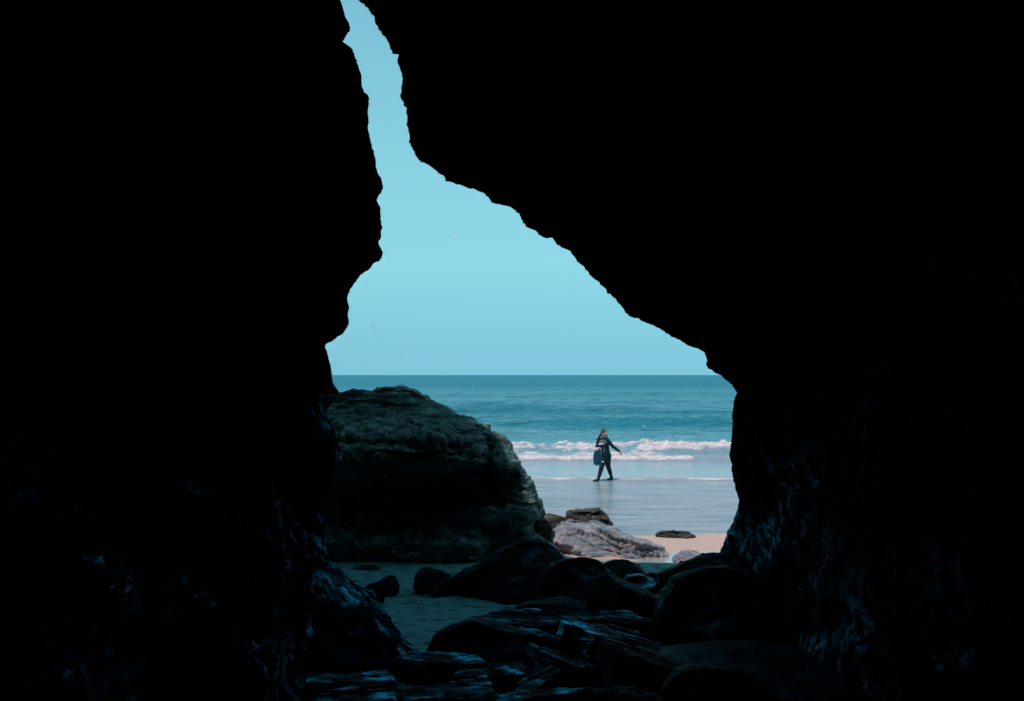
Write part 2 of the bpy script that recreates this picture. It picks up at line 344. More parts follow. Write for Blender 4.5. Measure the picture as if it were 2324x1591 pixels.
# breaking crest on the right, at about 44 m
yb = 44.0 + 0.7 * along
wbr = sstep(PX(1420, 44), PX(1500, 44), x)
dy = y - yb
prof = np.where(dy < 0, np.exp(-(dy / 0.45) ** 2), np.exp(-(dy / 1.6) ** 2))
z += wbr * prof * (0.40 + 0.16 * turb + 0.16 * turb2)
foam += wbr * np.where(dy < 0, np.exp(-(dy / 0.6) ** 2), np.exp(-(dy / 0.55) ** 2)) * (0.85 + 0.4 * turb)
# spent white water left of it, in rolling patches
wsp = sstep(PX(1545, 44), PX(1470, 44), x + 0.5 * turb)
for y0, a_, f_ in ((45.2, 0.26, 0.58), (43.2, 0.18, 0.48), (41.6, 0.10, 0.40)):
    d_ = y - (y0 + 0.9 * along + 0.5 * turb)
    pr = np.where(d_ < 0, np.exp(-(d_ / 0.5) ** 2), np.exp(-(d_ / 1.0) ** 2))
    z += wsp * pr * a_ * (0.9 + 0.9 * turb + 0.5 * turb2)
    foam += wsp * pr * f_ * (0.75 + 0.5 * turb)
foam += wsp * 0.20 * sstep(39.6, 41.0, y) * sstep(48, 45.5, y)
# second bore, ends towards the right
yc = 39.6 + 0.35 * fbm(q * np.array([0.35, 0, 0]), 3, 55)
wc = sstep(PX(1590, 39.6), PX(1565, 39.6), x)
dy = y - yc
prof = np.where(dy < 0, np.exp(-(dy / 0.22) ** 2), np.exp(-(dy / 0.6) ** 2))
z += prof * (wc * (0.17 + 0.06 * turb2 + 0.04 * turb) + (1 - wc) * 0.12)
foam += wc * np.where(dy < 0, np.exp(-(dy / 0.35) ** 2), np.exp(-(dy / 0.5) ** 2)) * (0.85 + 0.3 * turb) + wc * 0.22 * sstep(39.4, 40.2, y) * sstep(43, 40.5, y)
# lace left behind on the shallows
foam += 0.12 * sstep(33.5, 36, y) * sstep(39.6, 38.4, y)
# edge of the swash
dy = y - (32.35 + 0.25 * fbm(q * np.array([0.5, 0, 0]), 3, 66))
z += np.exp(-(dy / 0.16) ** 2) * (0.045 + 0.02 * turb2)
foam += np.exp(-(dy / 0.26) ** 2) * (0.62 + 0.35 * turb)
z += 0.006
z[y < 32.04] = -0.05
sea = make_mesh('sea', np.stack([x, y, z], 1), grid_faces(len(ys), len(sxs)), M_sea)
at = sea.data.attributes.new('foam', 'FLOAT', 'POINT'); at.data.foreach_set('value', np.clip(foam, -0.3, 1).astype(np.float32))
tag(sea, kind='structure')
# spray thrown up by the breaker
rng = np.random.default_rng(4)
sv, sf = [], []
ico = [(1, 0, 0), (-1, 0, 0), (0, 1, 0), (0, -1, 0), (0, 0, 1), (0, 0, -1)]
icf = [(4, 0, 2), (4, 2, 1), (4, 1, 3), (4, 3, 0), (5, 2, 0), (5, 1, 2), (5, 3, 1), (5, 0, 3)]
for k in range(800):
    bx = rng.uniform(PX(1488, 44), 13); h = rng.exponential(0.045) * (1 + 3.0 * math.exp(-((bx - PX(1520, 44)) / 0.7) ** 2))
    c = np.array([bx, 44.0 + rng.normal(0.1, 0.25), 0.30 + min(h, 0.35)]); r_ = rng.uniform(0.005, 0.016)
    n0 = len(sv); sv += [c + r_ * np.array(v) for v in ico]; sf += [tuple(n0 + i for i in f) for f in icf]
spray = make_mesh('spray', np.array(sv), np.array(sf), M_foam); tag(spray, kind='stuff')

# pool of standing water on the sand
pv = [[3.5 + 1.9 * math.cos(t), 16.05 + 0.85 * math.sin(t), float(ground_z(16.05)) - 0.035] for t in np.linspace(0, 2 * math.pi, 64, endpoint=False)]
pool = make_mesh('pool', pv, [list(range(len(pv)))], M_pool, smooth=False); tag(pool, kind='structure')

# ------------------------------------------------------------------ cave: two walls of one opening
LEFT = [  # photo x, photo y, distance; from the floor up
 (680, 1760, 6.4), (684, 1660, 6.6), (690, 1591, 6.8), (695, 1531, 7.0), (703, 1488, 7.1), (706, 1451, 7.2), (708, 1381, 7.3), (712, 1306, 7.5), (731, 1273, 7.6), (740, 1260, 7.7),
 (734, 1229, 7.8), (740, 1189, 7.9), (732, 1167, 7.9), (732, 1130, 8.0), (743, 1108, 8.0), (759, 1081, 8.1), (774, 1050, 8.1), (774, 1015, 8.2),
 (759, 981, 8.2), (740, 944, 8.3), (725, 907, 8.3), (729, 894, 8.3), (742, 880, 8.4), (748, 845, 8.4), (744, 815, 8.5), (737, 795, 8.5), (735, 783, 8.5), (750, 776, 8.5),
 (765, 766, 8.5), (779, 758, 8.5), (786, 750, 8.6), (792, 738, 8.6), (793, 728, 8.6), (790, 712, 8.6), (789, 690, 8.6), (786, 668, 8.6), (800, 650, 8.7), (808, 638, 8.7), (815, 627, 8.7),
 (835, 613, 8.7), (845, 602, 8.7), (858, 594, 8.7), (866, 588, 8.7), (869, 575, 8.7), (863, 562, 8.7), (860, 552, 8.7), (863, 540, 8.8), (864, 530, 8.8), (868, 518, 8.8), (864, 508, 8.8), (863, 495, 8.8), (864, 480, 8.8), (860, 470, 8.8), (853, 456, 8.8),
 (855, 444, 8.8), (861, 438, 8.8), (870, 425, 8.8), (866, 412, 8.8), (858, 398, 8.8), (853, 385, 8.8), (850, 362, 8.9), (848, 345, 8.9), (842, 322, 8.9), (838, 305, 8.9), (834, 290, 8.9), (837, 275, 8.9), (838, 260, 8.9), (836, 240, 8.9), (834, 222, 8.9), (830, 212, 8.9),
 (823, 206, 8.9), (821, 190, 9.0), (818, 172, 9.0), (813, 158, 9.0), (808, 140, 9.0), (805, 128, 9.0), (800, 116, 9.0), (792, 112, 9.0), (764, 109, 9.0), (764, 102, 9.0), (778, 96, 9.0), (789, 80, 9.0), (792, 72, 9.0), (795, 64, 9.0), (790, 56, 9.0), (784, 46, 9.0), (781, 30, 9.0),
 (775, 14, 9.0), (768, 0, 9.0), (758, -30, 9.0), (735, -75, 9.0), (715, -130, 9.0)]
RIGHT = [  # from the top of the slit round to the floor
 (716, -150, 9.0), (745, -100, 9.0), (790, -35, 9.0), (813, 0, 9.0), (828, 12, 9.0), (836, 22, 9.0), (845, 42, 9.0), (852, 56, 9.0), (866, 76, 9.0), (876, 94, 9.0), (888, 113, 9.0), (893, 124, 9.0), (905, 124, 9.0), (908, 126, 9.0), (903, 134, 9.0), (905, 146, 9.0), (911, 154, 9.0), (913, 178, 9.0),
 (911, 195, 9.0), (910, 216, 9.0), (916, 230, 9.0), (922, 252, 9.1), (924, 275, 9.1), (926, 300, 9.1), (927, 320, 9.1), (930, 337, 9.1), (938, 344, 9.2), (941, 354, 9.2), (946, 366, 9.2), (960, 372, 9.3), (972, 379, 9.3), (985, 385, 9.4),
 (1003, 399, 9.4), (1013, 411, 9.5), (1035, 418, 9.5), (1052, 424, 9.6), (1054, 428, 9.6), (1068, 432, 9.6), (1085, 434, 9.7), (1100, 440, 9.7), (1110, 452, 9.8), (1118, 462, 9.8), (1126, 465, 9.8), (1150, 467, 9.9), (1160, 472, 9.9), (1170, 479, 10.0),
 (1182, 497, 10.0), (1194, 514, 10.1), (1210, 522, 10.1), (1222, 533, 10.2), (1232, 541, 10.2), (1252, 541, 10.3), (1264, 555, 10.3), (1281, 563, 10.4), (1294, 573, 10.5), (1302, 582, 10.5), (1312, 598, 10.6), (1325, 609, 10.6), (1341, 627, 10.7),
 (1360, 643, 10.8), (1374, 656, 10.8), (1378, 664, 10.9), (1396, 680, 11.0), (1406, 692, 11.0), (1413, 703, 11.1), (1420, 712, 11.1), (1432, 721, 11.2), (1448, 722, 11.2), (1460, 731, 11.3), (1480, 741, 11.4), (1500, 750, 11.5), (1528, 765, 11.6), (1545, 775, 11.7), (1575, 790, 11.8), (1593, 797, 11.9), (1602, 806, 12.0),
 (1602, 832, 12.0), (1608, 838, 12.0), (1618, 846, 12.1), (1634, 852, 12.2), (1640, 860, 12.2), (1652, 866, 12.3), (1663, 878, 12.3), (1672, 891, 12.3), (1666, 908, 12.3), (1663, 925, 12.3), (1661, 938, 12.4), (1661, 955, 12.4), (1662, 975, 12.4), (1659, 1000, 12.4), (1657, 1030, 12.5),
 (1659, 1058, 12.5), (1665, 1100, 12.6), (1673, 1128, 12.7), (1676, 1148, 12.7), (1669, 1164, 12.8), (1661, 1186, 12.9), (1649, 1208, 12.9), (1645, 1225, 13.0), (1640, 1242, 13.0), (1628, 1266, 13.0), (1632, 1278, 13.0), (1622, 1292, 13.0), (1612, 1330, 13.0), (1600, 1420, 13.0)]

def outline3d(pts, n, seed, rough=0.022):
    q = resample(pts, n, closed=False)
    v = np.array([P(*t) for t in q])
    j = np.stack([fbm(v * 7 + 3, 4, seed), 0 * v[:, 0], fbm(v * 7 + 30, 4, seed + 9)], 1) * rough
    c = np.stack([fbm(v * 19 + 5, 3, seed + 40, ridged=True), 0 * v[:, 0], fbm(v * 19 + 50, 3, seed + 49, ridged=True)], 1) * 0.012
    return v + j + c

def sect(E, prof, inner_far, outer_far):
    """sweep every outline point through a cross-section of the wall: back of the cave -> lip -> outer face of the cliff"""
    rows = []
    for a, b_, c in prof: rows.append(E * a + inner_far * b_ + outer_far * c)
    return np.stack(rows, 0)

def cave_wall(name, E, C_in, C_out, H_out, seed, flute, mat, side):
    """E (n,3) lip of the opening. C_in (n,2) where the chamber wall lies in x,z; C_out (n,2) outer rim of the cliff"""
    n = len(E)
    rows = []
    K = 190
    us = np.linspace(1, 0, K) ** 1.7                       # 1 = deep in the cave behind the camera, 0 = lip
    for u in us:
        lat = math.sin(min(1, u * 1.55) * math.pi / 2) if u < 0.645 else 1.0
        lat = lat ** side                                  # side > 1: the wall first runs towards the viewer, then turns away
        dep = u ** 1.35
        row = np.empty_like(E)
        row[:, 0] = E[:, 0] * (1 - lat) + C_in[:, 0] * lat
        row[:, 2] = E[:, 2] * (1 - lat) + C_in[:, 1] * lat
        row[:, 1] = E[:, 1] * (1 - dep) + (-4.0) * dep
        rows.append(row)
    for u in np.linspace(0, 1, 46)[1:] ** 1.6:             # round the lip and out over the cliff face
        row = np.empty_like(E)
        lat = u ** 1.0
        row[:, 0] = E[:, 0] * (1 - lat) + C_out[:, 0] * lat
        row[:, 2] = E[:, 2] * (1 - lat) + C_out[:, 1] * lat
        row[:, 1] = E[:, 1] + 0.9 * (1 - math.exp(-u * 9)) + H_out * u
        rows.append(row)
    rim = rows[-1]
    for d in (2.0, -3.0, -9.0):                            # the cliff's flank and top run back over the cave
        r2 = rim.copy(); r2[:, 1] = d; rows.append(r2)
    back = rows[0].copy()
    r3 = rim.copy(); r3[:, 1] = -9; r3[:, 0] *= 0.5; r3[:, 2] = r3[:, 2] * 0.5 + 1; rows.append(r3)
    r4 = r3.copy() * 0.0; r4[:, 1] = -9.0; r4[:, 2] = 3; rows.append(r4)
    # and the back of the chamber closes behind the camera
    b1 = back.copy(); b1[:, 1] = -5.0; b1[:, 0] *= 0.4; b1[:, 2] = 3 + (b1[:, 2] - 3) * 0.4
    b2 = back * 0.0; b2[:, 1] = -5.4; b2[:, 2] = 3
    rows = [b2, b1] + rows
    G = np.stack(rows, 0); nr = len(rows)
    V = G.reshape(-1, 3); Fc = grid_faces(nr, n)
    Nn = vnormals(V, Fc)
    dl = np.linalg.norm(G - E[None], axis=2).ravel()       # distance from the lip keeps the traced edge
    amp = sstep(0.0, 0.9, dl); a2 = sstep(0.0, 0.25, dl)
    pv = V * np.array([1, 1, flute])
    big = fbm(pv * 0.55, 3, seed) * 0.38 + fbm(pv * 1.3, 3, seed + 4, ridged=True) * 0.22
    med = fbm(pv * 3.2, 4, seed + 8, ridged=True) * 0.12 + fbm(pv * 9, 4, seed + 12, ridged=True) * 0.035
    big = big * np.where(V[:, 1] > E[:, 1].max() + 0.2, 0.35, 1.0)
    V = V + Nn * (big * amp + med * (0.15 + 0.85 * a2) * a2)[:, None]
    return make_mesh(name, V, Fc, mat)

nL, nR = 520, 760
EL = outline3d(LEFT, nL, 11); ER = outline3d(RIGHT, nR, 31)
ER[0] = EL[-1] + np.array([0.002, 0, 0.03])
# chamber wall and cliff rim opposite each lip point (x, z)
tl = np.linspace(0, 1, nL); tr = np.linspace(0, 1, nR)
CinL = np.stack([-2.9 - 1.7 * sstep(0.15, 0.5, tl) + 3.6 * sstep(0.72, 1.0, tl), -0.6 + 8.8 * sstep(0, 1.0, tl)], 1)
CinR = np.stack([-1.0 + 5.9 * sstep(0.0, 0.42, tr), 8.2 - 8.8 * sstep(0.25, 1.0, tr)], 1)
CoutL = np.stack([-22 + 18.0 * sstep(0.55, 1.0, tl), -1.5 + 13.8 * sstep(0.0, 0.75, tl)], 1)
CoutR = np.stack([-4.0 + 28.0 * sstep(0.0, 0.75, tr), 12.3 - 13.8 * sstep(0.45, 1.0, tr)], 1)
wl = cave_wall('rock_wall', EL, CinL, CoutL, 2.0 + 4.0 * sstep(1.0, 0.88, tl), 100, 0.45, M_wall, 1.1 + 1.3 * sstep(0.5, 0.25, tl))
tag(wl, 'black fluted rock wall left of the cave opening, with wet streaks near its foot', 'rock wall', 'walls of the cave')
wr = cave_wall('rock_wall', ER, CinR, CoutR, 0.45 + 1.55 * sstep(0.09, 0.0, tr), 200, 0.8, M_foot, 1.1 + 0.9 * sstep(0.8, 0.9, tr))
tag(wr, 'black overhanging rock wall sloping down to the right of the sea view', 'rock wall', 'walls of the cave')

# ------------------------------------------------------------------ loose rocks
def rock(name, pts, d, mat, label, front=0.5, back=0.6, lean=0.0, seed=0, amp=0.05, beds=0.05, period=0.16, dip=(0.1, 0.3, 1.0), sq=2.0, slant=0.0, n=200, rings=60, freq=2.2, cat='rock', group=None, shape=None, detail=1.0, cen=None, stretch=(1, 1, 1), mid=0.0, facets=9):
    """solid rock: silhouette traced at distance d, bulging front and back; higher points lie further off by `lean`, right-hand ones by `slant`"""
    o = resample(pts, n)
    for _ in range(2): o = 0.25 * np.roll(o, 1, 0) + 0.5 * o + 0.25 * np.roll(o, -1, 0)
    ym = o[:, 1].max(); xm = o[:, 0].mean()
    dd = d + lean * (ym - o[:, 1]) * d / F + slant * (o[:, 0] - xm) * d / F
    E = np.array([P(a, b_, c) for (a, b_), c in zip(o, dd)])
    c = E.mean(0) if cen is None else P(cen[0], cen[1], d + lean * (ym - cen[1]) * d / F + slant * (cen[0] - xm) * d / F)
    rows = []
    us = np.sin(np.linspace(0, 1, rings) * math.pi / 2)
    for side, T, rr in ((-1, front, us), (1, back, us[::-1][1:])):
        for u in rr:
            row = c + (E - c) * max(u, 0.004)
            row[:, 1] += side * T * (1 - u ** sq) ** (1 / 2.0)
            rows.append(row)
    G = np.stack(rows, 0); V = G.reshape(-1, 3)
    fr_ = np.random.default_rng(seed + 500)                  # broken faces: flat cuts across the bulging front, top and back
    yr = c[1] + lean * (V[:, 2] - c[2]) + slant * (V[:, 0] - c[0])
    qx = (V[:, 0] - c[0]) / (np.ptp(E[:, 0]) / 2); qz = (V[:, 2] - c[2]) / (np.ptp(E[:, 2]) / 2); yl = V[:, 1] - yr
    for f_ in range(facets):
        side, T = (-1, front) if f_ % 3 else (1, back)
        nv = fr_.normal(0, 1, 3) * 0.8; nv[1] = abs(nv[1]) + 0.6; nv /= np.linalg.norm(nv)
        lim = (fr_.uniform(0.50, 0.80) - nv[0] * qx - nv[2] * qz) / nv[1] * T
        yl = np.where(side * yl > 0, side * np.minimum(side * yl, np.maximum(lim, 0.06 * T)), yl)
    V[:, 1] = yr + yl
    if shape: V = shape(V)
    Fc = grid_faces(len(rows), n, True)[:, ::-1]
    Nn = vnormals(V, Fc)
    sz = np.ptp(E[:, 0])
    dv = np.array(dip, float); dv /= np.linalg.norm(dv)
    wv = fbm(V * 1.1 / max(sz, .6) * 2, 3, seed + 70) * 0.25
    s = (V @ dv + wv * 0.5) / period
    lay = vnoise(np.stack([np.floor(s) * 3.7, V[:, 0] * 0.5, V[:, 1] * 0.5], 1), seed + 31)
    fr = s - np.floor(s); ledge = lay * sstep(0, 0.18, fr) * sstep(1.0, 0.8, fr) - 0.5 * (1 - sstep(0, 0.12, fr))
    h = amp * (0.9 * fbm(V * freq * np.array(stretch), 4, seed, ridged=True) + 0.7 * fbm(V * freq * 0.5, 2, seed + 5)) + beds * ledge + mid * fbm(V * np.array([6, 6, 11]), 4, seed + 90, ridged=True) + 0.012 * detail * fbm(V * 14, 3, seed + 40, ridged=True)
    h = h - h.mean()
    uu = np.concatenate([us, us[::-1][1:]]); h = h * np.repeat(1 - 0.55 * sstep(0.75, 1.0, uu), n)
    V = V + Nn * h[:, None]
    base = np.array([c[0], c[1], float(V[:, 2].min())])
    ob = make_mesh(name, V, Fc, mat, base=base)
    return tag(ob, label, cat, group)

# big weathered boulder left of the sea
def carve(V):
    """hollow below the overhanging middle bed, and a cleft towards the right-hand block"""
    V = V.copy()
    px = CX + V[:, 0] * F / 16.0; py = HY + (CH - V[:, 2]) * F / 16.0
    fr = V[:, 1] < 17.0
    hol = np.exp(-(((px - 955) / 150) ** 2 + ((py - 1130) / 72) ** 2))
    lip = sstep(1088, 1058, py) * np.exp(-((px - 920) / 230) ** 2) * sstep(900, 1056, py) * 1.9
    cl = np.exp(-(((px - 1105 - (py - 1000) * 0.02) / 14) ** 2)) * sstep(930, 990, py) * sstep(1130, 1080, py)
    foot = sstep(1210, 1270, py)
    pit = np.zeros(len(V))
    cells = np.random.default_rng(5).uniform([-3.6, 14.6, 1.6], [0.6, 18.5, 3.8], (260, 3))
    for cc, rr in zip(cells, np.random.default_rng(6).uniform(0.05, 0.15, 260)):
        dd2 = ((V - cc) ** 2 * np.array([1, 1, 1.8])).sum(1); pit += np.exp(-dd2 / rr ** 2) * rr
    top = sstep(1015, 985, py) + sstep(1080, 1090, px) * sstep(1060, 1030, py) * 0.5
    V[:, 1] += np.clip(pit, 0, 0.2) * 2.8 * np.clip(top, 0, 1)
    wv = 14 * fbm(np.stack([px / 60, 0 * px, 0 * px], 1), 4, 15) + (px - 930) * 0.05
    for ly, dp in ((985, 0.10), (1003, 0.13), (1022, 0.14), (1046, 0.20)):      # broken shelves of rock, each overhanging the next
        k = fbm(np.stack([px / 90, py * 0 + ly, py * 0], 1), 2, 16)
        V[:, 1] += fr * (1 + 0.8 * k) * dp * sstep(-4, 3, py - ly - wv) * sstep(1115, 1095, px) - fr * dp * 0.9 * sstep(ly - 60, ly, py - wv) * sstep(1115, 1095, px)
    for ly in (1060, 1096, 1128, 1160):                                         # the layered block at the right
        V[:, 1] += fr * 0.11 * sstep(-3, 4, py - ly - wv * 0.6) * sstep(1095, 1120, px) - fr * 0.10 * sstep(ly - 30, ly, py) * sstep(1095, 1120, px)
    V[:, 1] += fr * 0.55 * sstep(1175, 1195, py) * sstep(1080, 1110, px)         # undercut at its foot
    V[:, 1] += fr * (1.15 * hol - 0.50 * lip + 0.40 * cl - 0.0 * foot)
    return V
rock('boulder', [(700, 900), (740, 886), (765, 890), (800, 884), (840, 888), (880, 878), (910, 877), (935, 884), (950, 895), (965, 903), (985, 918), (1010, 926), (1040, 944), (1075, 955), (1098, 968), (1112, 966), (1114, 984), (1132, 986), (1148, 995), (1157, 1012), (1165, 1030), (1180, 1048),
 (1196, 1072), (1210, 1098), (1218, 1120), (1228, 1138), (1226, 1152), (1229, 1163), (1222, 1176), (1212, 1180), (1214, 1215), (1206, 1240), (1170, 1262), (1140, 1268), (1100, 1282), (950, 1290), (700, 1290), (600, 1250), (580, 1050), (620, 930)], 15.9, M_boulder,
 'huge dark layered boulder with a pitted top and hollow face, left of the sea', front=1.0, back=2.2, lean=0.32, seed=3, amp=0.13, beds=0.10, period=0.24, dip=(0.05, 0.15, 1), sq=3.2, mid=0.06, facets=7, n=600, rings=190, freq=2.4, cat='boulder', shape=carve, detail=2.0)
rock('outcrop', [(600, 690), (690, 745), (728, 775), (738, 790), (746, 815), (752, 840), (754, 868), (765, 884), (774, 892), (752, 915), (735, 940), (724, 1000), (716, 1160), (716, 1300), (560, 1310), (530, 1000), (545, 780)], 14.0, M_moss,
 'rough rock edge beside the big boulder, behind the left cave wall', front=0.7, back=0.9, seed=8, amp=0.06, beds=0.03, mid=0.03, cat='outcrop', n=240, rings=70)

# sunlit rocks on the sand
rock('rock', [(1252, 1252), (1248, 1222), (1254, 1203), (1270, 1190), (1290, 1180), (1315, 1181), (1330, 1188), (1345, 1182), (1360, 1183), (1375, 1192), (1398, 1198), (1420, 1210), (1445, 1222), (1475, 1230), (1505, 1242), (1520, 1254), (1512, 1272), (1485, 1284), (1380, 1290), (1300, 1284), (1240, 1272)], 16.1, M_pale,
 'large pale pink and grey veined rock lying sunlit on the beach', front=0.5, back=0.7, lean=0.75, seed=14, amp=0.06, mid=0.03, beds=0.09, period=0.15, dip=(0.35, 0.1, 1), sq=2.2, n=300, rings=90, freq=2.4, detail=2.0, stretch=(0.6, 1, 2.4))
rock('rock', [(1280, 1190), (1288, 1168), (1300, 1162), (1325, 1160), (1350, 1158), (1365, 1160), (1378, 1175), (1388, 1190), (1388, 1225), (1290, 1225)], 17.4, M_moss,
 'dark flat-topped rock with a shadowed face, just behind the pale veined rock', front=0.35, back=0.6, lean=0.1, seed=21, amp=0.07, mid=0.05, detail=2.5, beds=0.06, sq=4, n=200, rings=60)
rock('rock', [(1190, 1180), (1222, 1164), (1245, 1166), (1275, 1172), (1300, 1182), (1310, 1215), (1290, 1260), (1190, 1265)], 17.0, M_moss,
 'mottled green-grey rock between the huge boulder and the pale veined rock', front=0.5, back=0.6, lean=0.4, seed=22, amp=0.07, mid=0.05, detail=2.5, beds=0.06, n=200, rings=60)
rock('rock', [(1195, 1222), (1212, 1208), (1226, 1215), (1242, 1228), (1262, 1240), (1272, 1256), (1290, 1268), (1300, 1290), (1200, 1290)], 15.7, M_pale,
 'small pink-cream rock tucked against the foot of the pale veined rock', front=0.3, back=0.4, lean=0.5, seed=23, amp=0.05, beds=0.03, n=140, rings=40)
rock('rock', [(1487, 1215), (1500, 1207), (1520, 1205), (1540, 1205), (1560, 1206), (1568, 1211), (1578, 1216), (1570, 1226), (1495, 1226)], 18.4, M_moss,
 'low dark barnacled rock lying alone on the pink sand', front=0.22, back=0.3, lean=0.3, seed=24, amp=0.05, mid=0.05, detail=2.5, beds=0.03, n=180, rings=60, freq=5)
rock('rock', [(1524, 1270), (1530, 1260), (1545, 1252), (1562, 1248), (1578, 1250), (1592, 1258), (1598, 1268), (1580, 1286), (1535, 1286)], 15.6, M_pale,
 'small grey striped rock standing in the bright pool', front=0.22, back=0.3, lean=0.4, seed=25, amp=0.03, beds=0.03, period=0.06, n=140, rings=40)

# dark boulders at the mouth of the cave
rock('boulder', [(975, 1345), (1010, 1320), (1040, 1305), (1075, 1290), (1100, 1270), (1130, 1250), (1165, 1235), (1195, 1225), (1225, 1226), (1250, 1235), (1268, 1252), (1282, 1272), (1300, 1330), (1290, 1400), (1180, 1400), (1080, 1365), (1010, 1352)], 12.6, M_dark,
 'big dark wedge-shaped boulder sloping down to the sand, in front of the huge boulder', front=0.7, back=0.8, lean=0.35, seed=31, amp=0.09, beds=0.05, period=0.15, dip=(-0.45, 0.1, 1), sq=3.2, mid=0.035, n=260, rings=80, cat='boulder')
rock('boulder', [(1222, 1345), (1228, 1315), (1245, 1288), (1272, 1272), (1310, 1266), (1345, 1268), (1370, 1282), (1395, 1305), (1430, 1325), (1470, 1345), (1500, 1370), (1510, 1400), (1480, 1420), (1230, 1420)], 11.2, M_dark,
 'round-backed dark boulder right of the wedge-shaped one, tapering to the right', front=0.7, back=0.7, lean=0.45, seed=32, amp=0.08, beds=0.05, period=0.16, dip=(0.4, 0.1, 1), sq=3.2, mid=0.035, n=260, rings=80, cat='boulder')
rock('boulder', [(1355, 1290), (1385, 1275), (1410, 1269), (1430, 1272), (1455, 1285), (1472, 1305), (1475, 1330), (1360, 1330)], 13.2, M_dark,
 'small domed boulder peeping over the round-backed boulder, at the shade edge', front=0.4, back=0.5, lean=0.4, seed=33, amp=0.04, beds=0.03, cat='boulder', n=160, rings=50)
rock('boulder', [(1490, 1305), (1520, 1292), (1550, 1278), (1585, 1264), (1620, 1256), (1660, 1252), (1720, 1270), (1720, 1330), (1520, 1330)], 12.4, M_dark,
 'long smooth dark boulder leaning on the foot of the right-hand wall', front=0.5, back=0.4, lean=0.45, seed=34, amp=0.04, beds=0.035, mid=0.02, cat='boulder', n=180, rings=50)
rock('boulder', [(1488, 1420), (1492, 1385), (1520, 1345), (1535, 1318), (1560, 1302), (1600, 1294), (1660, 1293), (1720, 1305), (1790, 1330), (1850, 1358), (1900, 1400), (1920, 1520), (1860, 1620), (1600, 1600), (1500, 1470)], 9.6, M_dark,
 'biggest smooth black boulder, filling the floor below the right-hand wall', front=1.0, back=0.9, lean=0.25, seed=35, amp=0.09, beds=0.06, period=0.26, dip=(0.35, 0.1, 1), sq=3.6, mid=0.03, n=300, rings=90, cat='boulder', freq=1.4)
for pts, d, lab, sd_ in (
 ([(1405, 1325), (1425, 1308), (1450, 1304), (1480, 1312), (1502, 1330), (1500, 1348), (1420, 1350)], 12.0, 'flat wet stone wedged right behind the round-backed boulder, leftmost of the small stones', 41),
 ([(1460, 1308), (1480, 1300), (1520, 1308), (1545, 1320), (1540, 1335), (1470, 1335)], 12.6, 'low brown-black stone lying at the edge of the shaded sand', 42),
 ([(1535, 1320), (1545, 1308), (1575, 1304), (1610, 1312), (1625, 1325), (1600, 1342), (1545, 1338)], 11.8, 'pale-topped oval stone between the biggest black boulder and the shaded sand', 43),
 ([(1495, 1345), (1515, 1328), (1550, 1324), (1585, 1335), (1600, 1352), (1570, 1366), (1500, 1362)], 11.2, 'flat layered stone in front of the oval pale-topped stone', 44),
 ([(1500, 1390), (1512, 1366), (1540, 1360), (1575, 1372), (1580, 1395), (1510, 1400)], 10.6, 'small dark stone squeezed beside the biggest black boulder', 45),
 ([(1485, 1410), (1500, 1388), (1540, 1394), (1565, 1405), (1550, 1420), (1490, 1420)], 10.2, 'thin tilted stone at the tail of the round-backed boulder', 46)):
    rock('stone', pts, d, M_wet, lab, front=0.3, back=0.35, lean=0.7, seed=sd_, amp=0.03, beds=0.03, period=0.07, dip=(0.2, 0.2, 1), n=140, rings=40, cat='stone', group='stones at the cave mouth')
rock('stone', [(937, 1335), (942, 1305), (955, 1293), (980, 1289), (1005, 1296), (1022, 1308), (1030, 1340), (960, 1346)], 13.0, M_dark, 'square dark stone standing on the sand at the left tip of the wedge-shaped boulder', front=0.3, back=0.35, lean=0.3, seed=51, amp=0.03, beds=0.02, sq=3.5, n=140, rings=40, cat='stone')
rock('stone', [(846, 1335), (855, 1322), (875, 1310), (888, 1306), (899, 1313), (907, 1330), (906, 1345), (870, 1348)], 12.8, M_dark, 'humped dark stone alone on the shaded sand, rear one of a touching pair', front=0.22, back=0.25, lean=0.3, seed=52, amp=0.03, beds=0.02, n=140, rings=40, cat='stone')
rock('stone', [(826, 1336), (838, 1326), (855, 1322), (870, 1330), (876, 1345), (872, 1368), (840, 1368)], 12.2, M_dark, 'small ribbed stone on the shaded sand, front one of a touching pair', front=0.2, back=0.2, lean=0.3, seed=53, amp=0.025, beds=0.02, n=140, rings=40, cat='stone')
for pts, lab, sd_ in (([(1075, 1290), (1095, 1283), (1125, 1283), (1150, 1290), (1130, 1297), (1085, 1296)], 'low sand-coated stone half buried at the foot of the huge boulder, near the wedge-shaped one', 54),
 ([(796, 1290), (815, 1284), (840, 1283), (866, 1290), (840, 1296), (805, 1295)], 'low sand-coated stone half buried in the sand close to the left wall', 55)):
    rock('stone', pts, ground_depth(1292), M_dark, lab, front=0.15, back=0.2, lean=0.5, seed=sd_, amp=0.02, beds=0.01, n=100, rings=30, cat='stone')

# ledge at the foot of the left wall
rock('ledge', [(560, 1300), (690, 1262), (731, 1275), (760, 1292), (790, 1310), (815, 1335), (838, 1352), (850, 1368), (870, 1395), (895, 1428), (915, 1450), (940, 1475), (965, 1495), (940, 1520), (850, 1560), (700, 1600), (560, 1600)], 8.6, M_ledge,
 'wet jagged rock ledge at the foot of the left wall, glinting blue beside the sand', front=0.7, back=0.7, lean=0.5, slant=0.15, seed=61, amp=0.09, mid=0.05, beds=0.06, period=0.14, dip=(0.5, 0.1, 0.8), sq=2.4, n=320, rings=100, freq=3.6, cat='ledge', detail=2.2)
